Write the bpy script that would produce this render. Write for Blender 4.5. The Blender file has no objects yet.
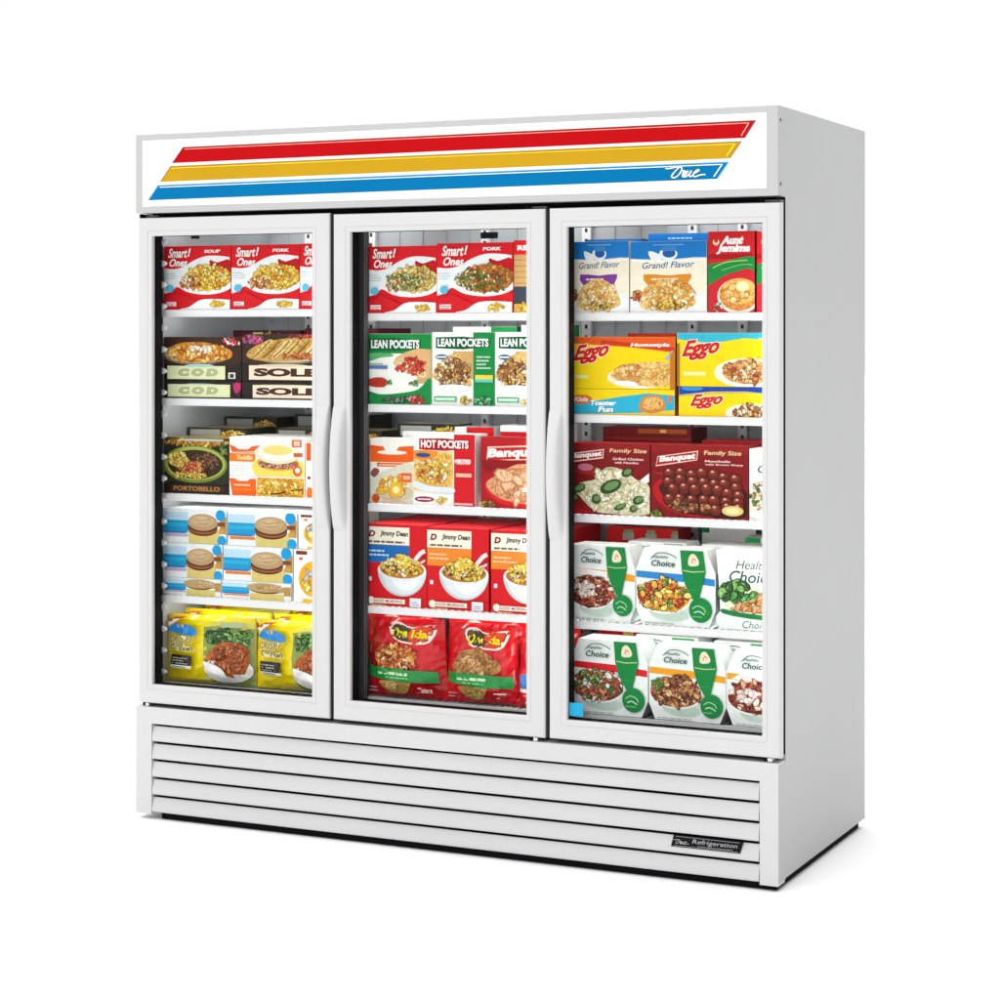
import bpy, math, random
from mathutils import Vector, noise
rnd = random.Random(7)
scene = bpy.context.scene
COL = scene.collection
W = 1.985                       # cabinet width; x along the front, y into the cabinet, z up
H = 2.0215
DEP = 0.763
FLOOR = 0.0205
# ------------------------------------------------------------------ camera
TH, CD, CX0, FPX = 0.418, 5.197, 0.453, 2047.24
cam_d = bpy.data.cameras.new('camera'); cam = bpy.data.objects.new('camera', cam_d); COL.objects.link(cam)
ct, st = math.cos(TH), math.sin(TH)
cam.location = (W - CX0*ct + CD*st, -CX0*st - CD*ct, 1.45)
cam.rotation_euler = (math.pi/2, 0, TH)
cam_d.sensor_width = 36; cam_d.lens = FPX/1000*36
cam_d.shift_x = -0.100; cam_d.shift_y = -0.170
cam_d.clip_start = 0.05; cam_d.clip_end = 500
scene.camera = cam
# ------------------------------------------------------------------ world: white studio, dimmer on the right
wd = bpy.data.worlds.new('World'); scene.world = wd; wd.use_nodes = True
nt = wd.node_tree; nt.nodes.clear()
tc = nt.nodes.new('ShaderNodeTexCoord'); sp = nt.nodes.new('ShaderNodeSeparateXYZ')
nt.links.new(tc.outputs['Generated'], sp.inputs[0])
def wramp(inp, a, b, c, d):
    m = nt.nodes.new('ShaderNodeMapRange'); m.interpolation_type = 'SMOOTHSTEP'
    m.inputs['From Min'].default_value = a; m.inputs['From Max'].default_value = b
    m.inputs['To Min'].default_value = c; m.inputs['To Max'].default_value = d
    nt.links.new(inp, m.inputs['Value']); return m.outputs[0]
side = wramp(sp.outputs['X'], 0.10, 0.80, 1.04, 0.05)
back = wramp(sp.outputs['Y'], 0.25, 0.72, 0.0, 1.04)             # the wall behind stays white all the way across
mxw = nt.nodes.new('ShaderNodeMath'); mxw.operation = 'MAXIMUM'
nt.links.new(side, mxw.inputs[0]); nt.links.new(back, mxw.inputs[1]); side = mxw.outputs[0]
up = wramp(sp.outputs['Z'], 0.45, 0.95, 1.0, 3.0)
mu = nt.nodes.new('ShaderNodeMath'); mu.operation = 'MULTIPLY'
nt.links.new(side, mu.inputs[0]); nt.links.new(up, mu.inputs[1])
bg = nt.nodes.new('ShaderNodeBackground'); bg.inputs['Color'].default_value = (1, 1, 1, 1)
nt.links.new(mu.outputs[0], bg.inputs['Strength'])
wo = nt.nodes.new('ShaderNodeOutputWorld'); nt.links.new(bg.outputs[0], wo.inputs[0])
# ------------------------------------------------------------------ studio softbox high on the left front
def area(name, loc, target, sx, sy, power):
    l = bpy.data.lights.new(name, 'AREA'); l.shape = 'RECTANGLE'; l.size = sx; l.size_y = sy; l.energy = power
    o = bpy.data.objects.new(name, l); COL.objects.link(o); o.location = loc
    o.rotation_euler = (Vector(target)-Vector(loc)).to_track_quat('-Z', 'Y').to_euler()
    return o
area('softbox', (2.3, -6.2, 2.3), (1.0, 0, 1.0), 3.0, 2.2, 30)
# ------------------------------------------------------------------ colour management
vs = scene.view_settings; vs.view_transform = 'Standard'; vs.look = 'None'; vs.exposure = 0.0; vs.gamma = 1.0
try: vs.use_curve_mapping = False
except Exception: pass
scene.cycles.max_bounces = 8; scene.cycles.transparent_max_bounces = 12
scene.cycles.use_denoising = True; scene.cycles.sample_clamp_indirect = 3.0

# ================================================================== materials
MATS = {}
def lin(c):
    c /= 255.0
    return c/12.92 if c <= .04045 else ((c+.055)/1.055)**2.4
def rgb(h):
    return (lin(int(h[0:2], 16)), lin(int(h[2:4], 16)), lin(int(h[4:6], 16)), 1)
def newmat(name):
    m = bpy.data.materials.new(name); m.use_nodes = True
    return m, m.node_tree, m.node_tree.nodes['Principled BSDF']
def ink(h, rough=.42):
    """printed or painted colour with a very slight unevenness"""
    k = 'ink_'+h+str(rough)
    if k in MATS: return MATS[k]
    m, t, p = newmat(k)
    c = rgb(h)
    n = t.nodes.new('ShaderNodeTexNoise'); n.inputs['Scale'].default_value = 60; n.inputs['Detail'].default_value = 3
    tcn = t.nodes.new('ShaderNodeTexCoord'); t.links.new(tcn.outputs['Object'], n.inputs['Vector'])
    r = t.nodes.new('ShaderNodeValToRGB')
    r.color_ramp.elements[0].position = .3; r.color_ramp.elements[1].position = .7
    r.color_ramp.elements[0].color = (c[0]*.94, c[1]*.94, c[2]*.94, 1)
    r.color_ramp.elements[1].color = (min(.93, c[0]*1.03), min(.93, c[1]*1.03), min(.93, c[2]*1.03), 1)
    t.links.new(n.outputs['Fac'], r.inputs[0]); t.links.new(r.outputs[0], p.inputs['Base Color'])
    p.inputs['Roughness'].default_value = rough
    p.inputs['Specular IOR Level'].default_value = .15 if rough > .3 else .4
    MATS[k] = m; return m
def fink(h):
    """printed food colour: the piece itself is mottled from dark to light, as in a food photograph"""
    k = 'food_'+h
    if k in MATS: return MATS[k]
    m, t, p = newmat(k); c = rgb(h)
    tcn = t.nodes.new('ShaderNodeTexCoord'); n = t.nodes.new('ShaderNodeTexNoise')
    n.inputs['Scale'].default_value = 120; n.inputs['Detail'].default_value = 3; n.inputs['Distortion'].default_value = .8
    t.links.new(tcn.outputs['Object'], n.inputs['Vector'])
    r = t.nodes.new('ShaderNodeValToRGB'); cr = r.color_ramp; cr.elements.new(.5)
    for e, (q, g) in zip(cr.elements, ((.32, .50), (.48, .95), (.68, 1.0))):
        e.position = q; e.color = (min(.9, c[0]*g+(.12 if q > .6 else 0)), min(.9, c[1]*g*(.8 if q < .4 else 1)+(.10 if q > .6 else 0)), min(.9, c[2]*g*(.6 if q < .4 else 1)+(.05 if q > .6 else 0)), 1)
    t.links.new(n.outputs['Fac'], r.inputs[0]); t.links.new(r.outputs[0], p.inputs['Base Color'])
    p.inputs['Roughness'].default_value = .35; p.inputs['Specular IOR Level'].default_value = .2
    MATS[k] = m; return m
def food(name, cols, scale=110, stretch=(1, 1, 1), dist=.5):
    """printed photograph of food: mottled cells of several colours"""
    k = 'print_'+name
    if k in MATS: return MATS[k]
    m, t, p = newmat(k)
    tcn = t.nodes.new('ShaderNodeTexCoord'); mp = t.nodes.new('ShaderNodeMapping')
    mp.inputs['Scale'].default_value = stretch
    oi = t.nodes.new('ShaderNodeObjectInfo'); ad = t.nodes.new('ShaderNodeVectorMath'); ad.operation = 'ADD'
    t.links.new(tcn.outputs['Object'], ad.inputs[0]); t.links.new(oi.outputs['Random'], ad.inputs[1])
    t.links.new(ad.outputs[0], mp.inputs[0])
    n = t.nodes.new('ShaderNodeTexNoise'); n.inputs['Scale'].default_value = scale*.6; n.inputs['Detail'].default_value = 4
    n.inputs['Distortion'].default_value = dist
    t.links.new(mp.outputs[0], n.inputs['Vector'])
    v = t.nodes.new('ShaderNodeTexVoronoi'); v.inputs['Scale'].default_value = scale
    t.links.new(mp.outputs[0], v.inputs['Vector'])
    sx = t.nodes.new('ShaderNodeSeparateColor'); t.links.new(v.outputs['Color'], sx.inputs[0])
    mx = t.nodes.new('ShaderNodeMix'); mx.data_type = 'FLOAT'; mx.inputs[0].default_value = .5
    t.links.new(n.outputs['Fac'], mx.inputs[2]); t.links.new(sx.outputs[0], mx.inputs[3])
    r = t.nodes.new('ShaderNodeValToRGB'); cr = r.color_ramp
    N = len(cols)
    while len(cr.elements) < N: cr.elements.new(.5)
    for i, c in enumerate(cols):
        cr.elements[i].position = .22+.56*i/(N-1); cr.elements[i].color = rgb(c)
    t.links.new(mx.outputs[0], r.inputs[0]); t.links.new(r.outputs[0], p.inputs['Base Color'])
    p.inputs['Roughness'].default_value = .42; p.inputs['Specular IOR Level'].default_value = .15
    MATS[k] = m; return m
def surf(name, col, rough=.4, spec=.5, metal=0, bump=0, bscale=300, coat=0, var=.03, emit=0):
    if name in MATS: return MATS[name]
    m, t, p = newmat(name)
    tcn = t.nodes.new('ShaderNodeTexCoord')
    n = t.nodes.new('ShaderNodeTexNoise'); n.inputs['Scale'].default_value = 2.3; n.inputs['Detail'].default_value = 5
    t.links.new(tcn.outputs['Object'], n.inputs['Vector'])
    r = t.nodes.new('ShaderNodeValToRGB')
    r.color_ramp.elements[0].position = .35; r.color_ramp.elements[1].position = .65
    r.color_ramp.elements[0].color = (*[x*(1-var) for x in col], 1); r.color_ramp.elements[1].color = (*[min(1, x*(1+var)) for x in col], 1)
    t.links.new(n.outputs['Fac'], r.inputs[0]); t.links.new(r.outputs[0], p.inputs['Base Color'])
    p.inputs['Roughness'].default_value = rough; p.inputs['Specular IOR Level'].default_value = spec
    p.inputs['Metallic'].default_value = metal; p.inputs['Coat Weight'].default_value = coat
    if bump:
        b = t.nodes.new('ShaderNodeTexNoise'); b.inputs['Scale'].default_value = bscale
        t.links.new(tcn.outputs['Object'], b.inputs['Vector'])
        bn = t.nodes.new('ShaderNodeBump'); bn.inputs['Strength'].default_value = bump; bn.inputs['Distance'].default_value = .001
        t.links.new(b.outputs['Fac'], bn.inputs['Height']); t.links.new(bn.outputs[0], p.inputs['Normal'])
    if emit:
        t.links.new(r.outputs[0], p.inputs['Emission Color']); p.inputs['Emission Strength'].default_value = emit
    MATS[name] = m; return m
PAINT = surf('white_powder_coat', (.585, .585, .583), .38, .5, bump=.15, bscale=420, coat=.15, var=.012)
SIDE = surf('shaded_side_coat', (.455, .46, .46), .45, .45, bump=.15, bscale=420, var=.012)  # darker copy of the white coat, the side's shade put into the colour
TRIM = surf('header_trim', (.475, .475, .48), .3, .5, var=.01)
SLAT = surf('grille_paint', (.56, .56, .558), .25, .6, bump=.1, coat=.3, var=.015)
SIGN = surf('backlit_panel', (.80, .80, .81), .25, .5, var=.005, emit=.22)
SRED = surf('backlit_red', (.46, .003, .006), .45, .04, var=.03, emit=.06)
SYEL = surf('backlit_yellow', (.52, .30, .010), .45, .06, var=.03, emit=.06)
SBLU = surf('backlit_blue', (.0005, .155, .37), .45, .04, var=.03, emit=.06)
SWHT = surf('backlit_white', (.82, .82, .82), .3, .4, var=.01, emit=.3)
SRD2 = surf('backlit_dark_red', (.30, .004, .01), .3, .4, emit=.15)
SYL2 = surf('backlit_bright_yellow', (.85, .62, .01), .3, .4, emit=.25)
SYL3 = surf('backlit_brown', (.35, .16, .02), .3, .4, emit=.15)
SBL2 = surf('backlit_bright_blue', (.01, .27, .85), .3, .4, emit=.25)
BLACK = surf('black_rubber', (.004, .004, .005), .8, .08)
DGREY = surf('dark_grey_vinyl', (.022, .022, .025), .5, .3)
MGREY = surf('mid_grey_vinyl_and_shade', (.12, .12, .125), .4, .4)
STEEL = surf('bright_steel', (.6, .6, .6), .3, .5, metal=.8)
INNER = surf('interior_grey_liner', (.44, .475, .50), .35, .5, var=.06)
WIRE = surf('white_shelf_coating', (.80, .80, .81), .35, .5)
PLAST = surf('white_plastic', (.82, .83, .85), .4, .5)
PLATE = surf('black_name_plate', (.006, .006, .007), .5, .1)
def lampmat():
    m, t, p = newmat('fill_light'); p.inputs['Base Color'].default_value = (.8, .8, .8, 1)
    p.inputs['Emission Color'].default_value = (1, .985, .96, 1); p.inputs['Emission Strength'].default_value = 12.0
    return m
FILL_LED = lampmat()
def glassmat():
    m = bpy.data.materials.new('clear_door_glass'); m.use_nodes = True; t = m.node_tree; t.nodes.clear()
    o = t.nodes.new('ShaderNodeOutputMaterial'); a = t.nodes.new('ShaderNodeBsdfTransparent'); g = t.nodes.new('ShaderNodeBsdfGlossy')
    g.inputs['Roughness'].default_value = .03; a.inputs['Color'].default_value = (.985, .992, .99, 1)
    fr = t.nodes.new('ShaderNodeFresnel'); fr.inputs['IOR'].default_value = 1.07
    x = t.nodes.new('ShaderNodeMixShader'); t.links.new(fr.outputs[0], x.inputs[0]); t.links.new(a.outputs[0], x.inputs[1]); t.links.new(g.outputs[0], x.inputs[2])
    t.links.new(x.outputs[0], o.inputs[0]); return m
GLASS = glassmat()

# ================================================================== mesh helpers
class MB:
    def __init__(s): s.v = []; s.f = []; s.m = []; s.mats = []
    def mi(s, m):
        if m not in s.mats: s.mats.append(m)
        return s.mats.index(m)
    def face(s, pts, m):
        b = len(s.v); s.v += [tuple(p) for p in pts]; s.f.append(tuple(range(b, b+len(pts)))); s.m.append(s.mi(m))
    def mesh(s, verts, faces, m):
        b = len(s.v); s.v += [tuple(p) for p in verts]; k = s.mi(m)
        for f in faces: s.f.append(tuple(i+b for i in f)); s.m.append(k)
    def box(s, x0, x1, y0, y1, z0, z1, m, top=None, side=None, front=None):
        v = [(x0,y0,z0),(x1,y0,z0),(x1,y1,z0),(x0,y1,z0),(x0,y0,z1),(x1,y0,z1),(x1,y1,z1),(x0,y1,z1)]
        s.mesh(v, [(0,1,5,4)], front or m); s.mesh(v, [(1,2,6,5),(3,0,4,7)], side or m)
        s.mesh(v, [(4,5,6,7)], top or m); s.mesh(v, [(2,3,7,6),(3,2,1,0)], m)
    def build(s, name, parent=None, loc=None, smooth=False, bevel=0, merge=False, seg=2):
        me = bpy.data.meshes.new(name); me.from_pydata(s.v, [], s.f)
        for m in s.mats: me.materials.append(m)
        for p, k in zip(me.polygons, s.m): p.material_index = k; p.use_smooth = smooth
        if merge or bevel:
            import bmesh
            bm = bmesh.new(); bm.from_mesh(me); bmesh.ops.remove_doubles(bm, verts=bm.verts, dist=1e-5)
            if bevel:
                ed = [e for e in bm.edges if len(e.link_faces) == 2 and e.calc_face_angle(0) > .6]
                bmesh.ops.bevel(bm, geom=ed, offset=bevel, segments=seg, affect='EDGES', profile=.5)
            bm.to_mesh(me); bm.free()
        me.update()
        o = bpy.data.objects.new(name, me); COL.objects.link(o)
        if parent: o.parent = parent
        if loc: o.location = loc
        return o
def tag(o, label=None, cat=None, group=None, kind=None):
    if label: o['label'] = label
    if cat: o['category'] = cat
    if group: o['group'] = group
    if kind: o['kind'] = kind
    return o
def bx(name, parent, x0, x1, y0, y1, z0, z1, m, bevel=0, **k):
    b = MB(); b.box(x0, x1, y0, y1, z0, z1, m, **k); return b.build(name, parent, bevel=bevel)

# text outlines, flattened to plain meshes
TXT = {}
def glyphs(s, bold, shear):
    k = (s, bold, shear)
    if k in TXT: return TXT[k]
    c = bpy.data.curves.new('letters', 'FONT'); c.body = s; c.size = 1; c.offset = bold; c.shear = shear; c.resolution_u = 3
    c.fill_mode = 'FRONT'
    o = bpy.data.objects.new('letters', c); COL.objects.link(o)
    dg = bpy.context.evaluated_depsgraph_get()
    me = bpy.data.meshes.new_from_object(o.evaluated_get(dg))
    v = [(a.co.x, a.co.y) for a in me.vertices]; f = [tuple(p.vertices) for p in me.polygons]
    bpy.data.objects.remove(o); bpy.data.curves.remove(c); bpy.data.meshes.remove(me)
    TXT[k] = (v, f); return TXT[k]
def tbox(v):
    xs = [p[0] for p in v]; ys = [p[1] for p in v]
    return min(xs), max(xs), min(ys), max(ys)
def smooth_closed(pts, n=6):
    out = []; N = len(pts)
    for i in range(N):
        p0, p1, p2, p3 = pts[i-1], pts[i], pts[(i+1) % N], pts[(i+2) % N]
        for k in range(n):
            t = k/n
            out.append(tuple(.5*((2*p1[a])+(-p0[a]+p2[a])*t+(2*p0[a]-5*p1[a]+4*p2[a]-p3[a])*t*t+(-p0[a]+3*p1[a]-3*p2[a]+p3[a])*t**3) for a in (0, 1)))
    return out
def smooth_open(pts, n=6):
    out = []; N = len(pts)
    for i in range(N-1):
        p0 = pts[max(i-1, 0)]; p1 = pts[i]; p2 = pts[i+1]; p3 = pts[min(i+2, N-1)]
        for k in range(n):
            t = k/n
            out.append(tuple(.5*((2*p1[a])+(-p0[a]+p2[a])*t+(2*p0[a]-5*p1[a]+4*p2[a]-p3[a])*t*t+(-p0[a]+3*p1[a]-3*p2[a]+p3[a])*t**3) for a in (0, 1)))
    out.append(pts[-1]); return out
def clip_rect(poly, x0, x1, y0, y1):
    def cl(pts, ax, val, keep_gt):
        out = []
        for i in range(len(pts)):
            a, b = pts[i-1], pts[i]
            ia = (a[ax] >= val) if keep_gt else (a[ax] <= val); ib = (b[ax] >= val) if keep_gt else (b[ax] <= val)
            if ia != ib:
                t = (val-a[ax])/(b[ax]-a[ax]); q = [a[0]+(b[0]-a[0])*t, a[1]+(b[1]-a[1])*t]; out.append(tuple(q))
            if ib: out.append(b)
        return out
    for ax, val, g in ((0, x0, 1), (0, x1, 0), (1, y0, 1), (1, y1, 0)):
        poly = cl(poly, ax, val, g)
        if len(poly) < 3: return []
    return poly

class Pack:
    """one package: its body and the print on its front, in face fractions u (right) and v (up)"""
    EPS = .00003
    def __init__(s, w, h, d, bag=False, bulge=.03, taper=0, seed=1, umax=1.0):
        s.umax = umax
        s.w, s.h, s.d = w, h, d; s.EPS = .00012 if bag else .00003; s.bag = bag; s.bulge = bulge; s.taper = taper; s.seed = seed
        s.b = MB(); s.layer = 2; s.r = random.Random(seed)
    def P(s, u, v, L=0, raw=None):
        y = -L*s.EPS
        if s.bag:
            uu = max(0, min(1, u)); vv = max(0, min(1, v))
            x = s.w*(.5+(u-.5)*(1-s.taper*vv)); z = s.h*v
            f = (1-abs(2*uu-1)**3.4)*(1-abs(2*vv-1)**5)**.8
            if raw is None:
                n = 16; i = min(n-1, int(uu*n)); j = min(n-1, int(vv*n)); a = uu*n-i; c = vv*n-j
                g = lambda p, q: s.P(p/n, q/n, 0, 1)[1]
                return (x, y+g(i, j)*(1-a)*(1-c)+g(i+1, j)*a*(1-c)+g(i, j+1)*(1-a)*c+g(i+1, j+1)*a*c, z)
            y -= s.bulge*f
            nz = noise.noise(Vector((u*5+s.seed, v*6, s.seed*1.7)))*.010*min(1, 3*f+.3) + noise.noise(Vector((u*14+s.seed, v*13, s.seed)))*.004
            y += nz
            return (x, y, z)
        return (s.w*u, y, s.h*v)
    def _add(s, pts, m):
        if isinstance(m, str): m = ink(m, .16) if s.bag else ink(m)
        if s.bag:
            us = [p[0] for p in pts]; vs_ = [p[1] for p in pts]; n = 16
            for i in range(int(max(0, min(us))*n), min(n-1, int(max(us)*n))+1):
                for j in range(int(max(0, min(vs_))*n), min(n-1, int(max(vs_)*n))+1):
                    q = clip_rect(pts, i/n, (i+1)/n, j/n, (j+1)/n)
                    if q: s.b.face([s.P(u, v, s.layer) for u, v in q], m)
        else:
            s.b.face([s.P(u, v, s.layer) for u, v in pts], m)
    def poly(s, pts, m, sm=0):
        if sm: pts = smooth_closed(pts, sm)
        pts = clip_rect(pts, .002, min(.998, s.umax), .002, .998)
        if pts: s._add(pts, m); s.layer += 1
    def rect(s, u0, v0, u1, v1, m): s.poly([(u0, v0), (u1, v0), (u1, v1), (u0, v1)], m)
    def ell(s, cu, cv, ru, rv, m, n=22, a0=0, a1=360, rot=0):
        pts = []
        asp = s.w/s.h
        for i in range(n if a1-a0 >= 360 else n+1):
            a = math.radians(a0+(a1-a0)*i/n); x = ru*math.cos(a); y = rv*math.sin(a)
            if rot:
                X = x*asp; c, q = math.cos(rot), math.sin(rot); x, y = (X*c-y*q)/asp, X*q+y*c
            pts.append((cu+x, cv+y))
        s.poly(pts, m)
    def disc(s, cu, cv, r, m, n=18): s.ell(cu, cv, r, r*s.w/s.h, m, n)
    def stroke(s, pts, wd, m, sm=4, taper=False):
        if isinstance(m, str): m = ink(m)
        if sm: pts = smooth_open(pts, sm)
        asp = s.h/s.w; N = len(pts); L = []; R = []
        for i in range(N):
            a = pts[max(i-1, 0)]; c = pts[min(i+1, N-1)]
            dx, dy = (c[0]-a[0]), (c[1]-a[1])*asp; l = math.hypot(dx, dy) or 1
            ww = wd*(.35+.65*math.sin(math.pi*i/(N-1))) if taper else wd
            L.append((pts[i][0]-dy/l*ww/2, pts[i][1]+dx/l*ww/2/asp)); R.append((pts[i][0]+dy/l*ww/2, pts[i][1]-dx/l*ww/2/asp))
        for i in range(N-1):
            q = [R[i], R[i+1], L[i+1], L[i]]
            if all(0 < p[0] < s.umax and 0 < p[1] < 1 for p in q): s.b.face([s.P(u, v, s.layer) for u, v in q], m)
        s.layer += 1
    def text(s, t, u0, v0, u1, v1, m, bold=.0, shear=0, outline=None, ow=.06, rise=0, arc=0):
        if isinstance(m, str): m = ink(m)
        base = glyphs(t, bold, shear); X0, X1, Y0, Y1 = tbox(base[0])
        todo = [(base, m)]
        if outline: todo = [(glyphs(t, bold+ow, shear), ink(outline) if isinstance(outline, str) else outline)]+todo
        for (v, f), mm in todo:
            q = []
            for x, y in v:
                k = (x-X0)/(X1-X0); j = (y-Y0)/(Y1-Y0)
                q.append((u0+k*(u1-u0), v0+j*(v1-v0)+rise*k+arc*(1-(2*k-1)**2)))
            ff = [a for a in f if all(.002 < q[i][0] < s.umax-.002 and .002 < q[i][1] < .998 for i in a)]
            s.b.mesh([s.P(u, w, s.layer) for u, w in q], ff, mm); s.layer += 1
    def lines(s, u0, v0, u1, v1, n, m, gap=.5):
        h = (v1-v0)/n
        for i in range(n):
            e = u1-(u1-u0)*s.r.random()*.35
            x = u0
            while x < e:
                l = (u1-u0)*s.r.uniform(.08, .22); l = min(l, e-x)
                s.rect(x, v0+i*h, x+l, v0+i*h+h*gap, m); s.layer -= 1; x += l+(u1-u0)*.03
        s.layer += 1
    def pile(s, cu, cv, ru, rv, cols, n=60, size=.05, long=1.6, edge='3a1c0c', top=False, elo=.0):
        """a heap of small irregular pieces, each with a darker rim, as the printed food photograph shows"""
        asp = s.w/s.h
        if size < .05: n = int(n*1.8); size *= .72
        for i in range(n):
            a = s.r.random()*6.28; q = math.sqrt(s.r.random())
            x = cu+ru*q*math.cos(a); y = cv+rv*q*math.sin(a)
            sz = size*s.r.uniform(.55, 1.2); lg = s.r.uniform(1, long); ro = s.r.uniform(-1.3, 1.3)
            for k, (cc, g) in enumerate(((edge, 1.2), (s.r.choice(cols), 1.0))):
                if k == 0 and s.r.random() < elo*.6: continue
                pts = []
                for j in range(8):
                    b = j/8*6.283; rr = g*(1+.22*noise.noise(Vector((i*3.1+s.seed, j*1.3, 0))))
                    X = sz*lg*rr*math.cos(b); Y = sz*rr*math.sin(b)/lg**.5; c_, s_ = math.cos(ro), math.sin(ro)
                    pts.append((x+X*c_-Y*s_, y+(X*s_+Y*c_)*asp))
                s.poly(pts, fink(cc) if k else cc); s.layer -= .75
            if s.r.random() < .45:
                X = -sz*.25; Y = sz*.3; c_, s_ = math.cos(ro), math.sin(ro); L_ = .38*sz
                c0 = cc; hx = ''.join('%02x' % min(255, int(int(c0[q:q+2], 16)*.55+255*.45)) for q in (0, 2, 4))
                s.poly([(x+(X+L_*lg*math.cos(b))*c_-(Y+L_*.5*math.sin(b))*s_, y+((X+L_*lg*math.cos(b))*s_+(Y+L_*.5*math.sin(b))*c_)*asp) for b in (0, 1.05, 2.1, 3.14, 4.19, 5.24)], hx); s.layer -= .75
        s.layer += 1; return s
    def body(s, front, sidec, topc, outline=None):
        f, sd, tp = [ink(c, .16 if s.bag else .42) if isinstance(c, str) else c for c in (front, sidec, topc)]
        if s.bag:
            n = 16
            for i in range(n):
                for j in range(n):
                    c = [(i/n, j/n), ((i+1)/n, j/n), ((i+1)/n, (j+1)/n), (i/n, (j+1)/n)]
                    s.b.face([s.P(u, v) for u, v in c], f)
                    bk = [s.P(u, v) for u, v in c]
                    s.b.face([(x, .006+(-y)*.8+.002, z) for x, y, z in bk][::-1], sd)
            for k in range(n):                          # close the rim between front and back
                for e in (((k/n, 0), ((k+1)/n, 0)), ((k/n, 1), ((k+1)/n, 1)), ((0, k/n), (0, (k+1)/n)), ((1, k/n), (1, (k+1)/n))):
                    A, B = s.P(*e[0]), s.P(*e[1])
                    s.b.face([A, B, (B[0], .008-B[1]*.8, B[2]), (A[0], .008-A[1]*.8, A[2])], sd)
            return
        o = outline or [(0, 0), (1, 0), (1, 1), (0, 1)]
        if s.umax < 1: o = clip_rect(o, -1, s.umax, -1, 2)
        F = [(u*s.w, 0, v*s.h) for u, v in o]; B = [(x, s.d, z) for x, y, z in F]
        s.b.face(F, f); s.b.face(B[::-1], sd)
        N = len(F)
        for i in range(N):
            j = (i+1) % N
            m = tp if (F[i][2] > s.h*.6 and F[j][2] > s.h*.6) else sd
            s.b.face([F[j], F[i], B[i], B[j]], m)
    def place(s, name, x, z, y, label, cat, group=None, yaw=None):
        o = s.b.build(name, None, (x, y, z))
        o.rotation_euler.z = math.radians(s.r.uniform(-.35, .35) if yaw is None else yaw)
        tag(o, label, cat, group); return o
def again(o, dx, dy, dz, label, group=None):
    c = o.copy(); COL.objects.link(c); c.location = (o.location.x+dx, o.location.y+dy, o.location.z+dz); c['label'] = label
    if group: c['group'] = group
    return c

# ================================================================== the floor of the white studio
fm = surf('white_studio_floor', (.90, .90, .90), .9, .0, var=.004)
b = MB(); b.face([(-60, -60, FLOOR), (60, -60, FLOOR), (60, 60, FLOOR), (-60, 60, FLOOR)], fm)
tag(b.build('floor'), kind='structure')

# ================================================================== THE FREEZER
fz = bpy.data.objects.new('display_freezer', None); COL.objects.link(fz); fz.location = (0, 0, 0)
tag(fz, 'large white three door glass front display freezer with striped lit header', 'freezer')

# outer shell
b = MB()
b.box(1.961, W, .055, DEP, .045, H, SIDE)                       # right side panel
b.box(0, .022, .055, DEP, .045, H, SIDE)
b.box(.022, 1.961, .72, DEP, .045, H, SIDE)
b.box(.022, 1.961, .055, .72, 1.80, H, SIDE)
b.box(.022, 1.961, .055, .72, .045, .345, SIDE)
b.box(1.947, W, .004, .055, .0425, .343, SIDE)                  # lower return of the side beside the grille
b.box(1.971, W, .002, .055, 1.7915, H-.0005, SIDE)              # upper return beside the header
body = b.build('cabinet_body', fz, merge=False)
# interior liner
b = MB()
XL, XR = .031, 1.951
def quad(a, c, d, e, m): b.face([a, c, d, e], m)
quad((XL, .66, .345), (XR, .66, .345), (XR, .66, 1.80), (XL, .66, 1.80), INNER)
quad((XL, .086, .348), (XL, .66, .348), (XL, .66, 1.798), (XL, .086, 1.798), INNER)
quad((XR, .66, .348), (XR, .086, .348), (XR, .086, 1.798), (XR, .66, 1.798), INNER)
quad((XL, .086, 1.798), (XL, .66, 1.798), (XR, .66, 1.798), (XR, .086, 1.798), INNER)
quad((XL, .06, .37), (XR, .06, .37), (XR, .66, .37), (XL, .66, .37), INNER)
x = .10
while x < 1.92:                                                 # pressed ribs of the duct panel
    b.box(x, x+.006, .6555, .6595, .40, 1.79, INNER); x += .0815
b.build('interior_liner', fz)
# front frame seen in the gaps: black breaker strips and posts
b = MB()
b.box(.022, .031, .056, .0855, .35, 1.795, BLACK); b.box(1.951, 1.9605, .056, .0855, .35, 1.795, BLACK)
b.box(.031, 1.951, .056, .084, 1.735, 1.797, MGREY); b.box(.031, 1.951, .056, .084, .347, .385, BLACK)
b.build('breaker_frame', fz)
for i, (x0, x1) in enumerate(((.604, .7375), (1.278, 1.368))):
    b = MB(); b.box(x0, x1, .056, .086, .385, 1.735, DGREY)
    b.box(x1, x1+.0015, .060, .063, .39, 1.73, MGREY); b.box(x1, x1+.002, .071, .0725, .39, 1.73, MGREY)  # thin lighter strips, highlights along the post put into the colour
    b.box(x1-.02, x1-.017, .0545, .056, .39, 1.73, MGREY)
    b.build('mullion', fz)
b = MB()                                                        # left front shelf standard with its white lugs
b.box(.0312, .0332, .074, .0865, .40, 1.73, BLACK)
z = .44
while z < 1.72:
    v, f = [], []
    for a in range(5):
        for c in range(8):
            th = a/4*math.pi/2; ph = c/8*6.283
            v.append((.0332+.0250*math.cos(th), .0735+.008*math.sin(th)*math.cos(ph), z+.010*math.sin(th)*math.sin(ph)))
    for a in range(4):
        for c in range(8): f.append((a*8+c, a*8+(c+1) % 8, (a+1)*8+(c+1) % 8, (a+1)*8+c))
    b.mesh(v, f, PLAST); z += .0635
b.build('shelf_standard', fz)
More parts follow.
